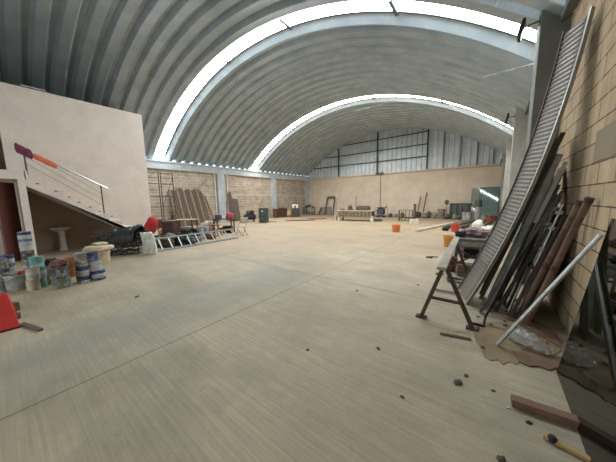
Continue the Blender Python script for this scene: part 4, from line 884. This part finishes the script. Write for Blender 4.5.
# dark board and tinted glass sheet by the right edge
t = single('dark_board', 'black board standing behind the tinted glass at the right edge', 'board', MB().add([(.70, 2.7, .01), (.70, 1.2, .01), (.775, 1.2, 1.5), (.775, 2.55, 1.5), (.72, 2.7, .01), (.72, 1.2, .01), (.795, 1.2, 1.5), (.795, 2.55, 1.5)], [(0, 1, 2, 3), (7, 6, 5, 4), (0, 4, 5, 1), (1, 5, 6, 2), (2, 6, 7, 3), (3, 7, 4, 0)]), black_paint, smooth=False)
gq = MB().beam((.575, 2.0, .004), (.765, 2.0, 1.42), 1.9, .01, (0, 1, 0))
tag(link('glass_sheet', gq, tinted, smooth=False), 'dark tinted glass sheet leaning at the right edge of the photo', 'glass sheet')

# ------------------------------------------------------------------ floor of the right foreground
def flat(px_poly, z0, z1):
    return MB().prism([(p.x, p.y) for p in (G(x, y) for x, y in px_poly)], z0, z1)
single('cardboard_sheet', 'large flattened cardboard under the foot of the galvanised tube', 'cardboard', flat([(469, 323), (500, 322), (536, 334), (562, 350), (553, 357), (538, 358), (531, 362), (524, 360), (515, 365), (510, 362), (503, 365), (498, 360), (491, 361), (484, 357), (481, 350), (476, 342), (473, 332)], .002, .007), card, smooth=False)
single('cardboard_sheet', 'brown torn cardboard in front of the plastic film', 'cardboard', flat([(512, 352), (535, 354), (563, 358), (566, 371), (556, 369), (549, 371), (540, 367), (529, 367), (520, 363)], .009, .014), card2, smooth=False)
single('cardboard_sheet', 'brown cardboard at the foot of the right wall', 'cardboard', flat([(505, 318), (530, 318), (556, 333), (562, 349), (537, 335)], .009, .013), card2, smooth=False)
fl = MB().grid(lambda u, v: ((u-.5)*.42, (v-.5)*.17*(1+.5*math.sin(u*4)), .03+.05*abs(noise.noise(V((u*5, v*4, 3))))+.09*max(0, 1-((u-.5)**2*4+(v-.5)**2*5))+.03*noise.noise(V((u*14, v*9, 5)))), 34, 20)
g = (G(512, 336)+G(548, 357))/2; fd = G(548, 357)-G(512, 336); single('plastic_film', 'crumpled clear plastic film lying on the cardboard', 'plastic film', fl, film, (g.x, g.y, .012), math.atan2(fd.y, fd.x), ang=30)
a, b_ = G(440, 334), G(471, 340); single('wood_strip', 'thin dark wooden strip on the floor in front of the trestle leg', 'wood strip', MB().beam(a+V((0, 0, .008)), b_+V((0, 0, .008)), .016, .04, (0, 0, 1)), wood_old, smooth=False)
ta, tb2 = G(511, 405), G(575, 427); d = (tb2-ta).normalized()
single('timber_block', 'red brown squared timber on the floor running under the glass', 'timber', MB().beam(ta+V((0, .02, .03)), ta+d*.72+V((0, .02, .03)), .055, .075, (0, 0, 1)), wood_red, smooth=False, bevel=.004)
t = thing('wooden_handle_tool', 'yellow wooden stick with a black knob on the floor at lower right', 'tool', G(543, 437)); d = (G(592, 463)-G(543, 437))
link('stick', MB().beam((0, 0, .014), d*1.3+V((0, 0, .014)), .024, .03, (0, 0, 1)), mk('yellow_wood', 'b0925a', .7, var=.12, scale=6), t, bevel=.003)
k_ = d*.2; link('knob', MB().lathe([(.012, 0), (.022, .006), (.024, .03), (.016, .042), (.004, .044)], 14, (k_.x, k_.y, .001)), rubber, t)
for i, (px, py, s_, mt, lb_) in enumerate(((458, 383, .07, stone_d, 'largest dark clod on the floor left of the timber block'), (466, 376, .04, stone_d, 'dark clod just above the largest one on the floor'), (308, 350, .035, stone_d, 'small dark clod alone in the middle of the floor'), (378, 348.5, .04, stone_d, 'small dark clod left of the trestle on open floor'),
        (402, 397, .035, stone_d, 'small grey brown clod on the near floor below the trestle'), (493, 391, .03, stone_d, 'small clod on the floor above the timber block end'), (529, 423, .035, rubber, 'small black scrap between the timber and the yellow stick'),
        (501, 460, .05, stone_d, 'dark clod at the bottom edge left of the yellow stick'), (508, 408, .03, wood_pale, 'pale chip touching the end of the timber block'), (357, 291, .05, stone_d, 'small dark clod near the cross joint of the floor'), (137, 297, .06, stone_d, 'small dark clod on the floor right of the can stacks'), (418, 285, .04, stone_d, 'small dark clod on the floor left of the trestle legs'))):
    single('dirt_clod', lb_, 'clod', MB().blob((0, 0, -.004), (s_*1.1, s_*.7, s_*.4), .6, 2., i, n=8, m_=12), mt, G(px, py), random.uniform(0, 3))

for i in range(16):
    px, py = random.uniform(478, 556), random.uniform(312, 352)
    single('wood_chip', 'small dark chip scattered on the cardboard and dirt under the leaning bars', 'chip', MB().blob((0, 0, 0), (.05, .03, .014), .5, 2., i, n=6, m_=9), (stone_d, card2, rubber)[i % 3], G(px, py)+V((0, 0, .014)), random.uniform(0, 3), group='chips under the leaning bars')
# ------------------------------------------------------------------ floodlights and roof tie
def flood(label, x, y, z, s=1., a_=.28):
    t = thing('floodlight', label, 'floodlight', (x, y, z), R(-4))
    link('arm', MB().tube((0, 0, 0), (-a_, .0, -.02), .014), dark_steel, t)
    link('housing', MB().box((-a_-.04, 0, -.05), (.05, .3*s, .36*s), Matrix.Rotation(R(12), 3, 'Y')), black_paint, t, bevel=.01)
    link('lens', MB().box((-a_-.07, 0, -.045), (.012, .26*s, .31*s), Matrix.Rotation(R(12), 3, 'Y')), lamp_glass, t)
    link('bracket', MB().box((-.01, 0, 0), (.03, .08, .12)), dark_steel, t)
flood('black floodlight on an arm high on the nearest right hand pillar', .46, 5.85, 4.50, .75, .2)
flood('black floodlight on the second right hand pillar', .46, 11.2, 4.36, .9, .18)
flood('black floodlight on the third right hand pillar', .46, 16.6, 3.5, .9, .18)
single('tie_cable', 'thin steel tie cable slung across the hall under the roof', 'cable', MB().tube((.46, 6.2, 3.98), (-8.0, 15.6, 7.55), .006, 6), grey_steel)
t = thing('mounted_floodlight', 'small twin floodlight on the beam over the middle of the back wall', 'floodlight', (-8.5, YB-.145, 3.98))
for s in (-1, 1): link('housing', MB().box((s*.22, -.08, .0), (.28, .12, .2)), dark_steel, t, bevel=.01)
link('bracket', MB().box((0, -.03, .0), (.3, .06, .08)), dark_steel, t)

# ------------------------------------------------------------------ light: daylight through roof strips, gateway and eaves
w = bpy.data.worlds.new('overcast_sky'); SC.world = w; w.use_nodes = True
bg = w.node_tree.nodes['Background']; bg.inputs[0].default_value = (.82, .92, 1.0, 1); bg.inputs[1].default_value = 1.8
SC.view_settings.view_transform = 'Standard'; SC.view_settings.look = 'None'; SC.view_settings.gamma = 1; SC.view_settings.use_curve_mapping = False
SC.view_settings.exposure = 1.25
SC.cycles.use_denoising = True; SC.cycles.max_bounces = 10; SC.cycles.diffuse_bounces = 6; SC.cycles.sample_clamp_indirect = 6.0
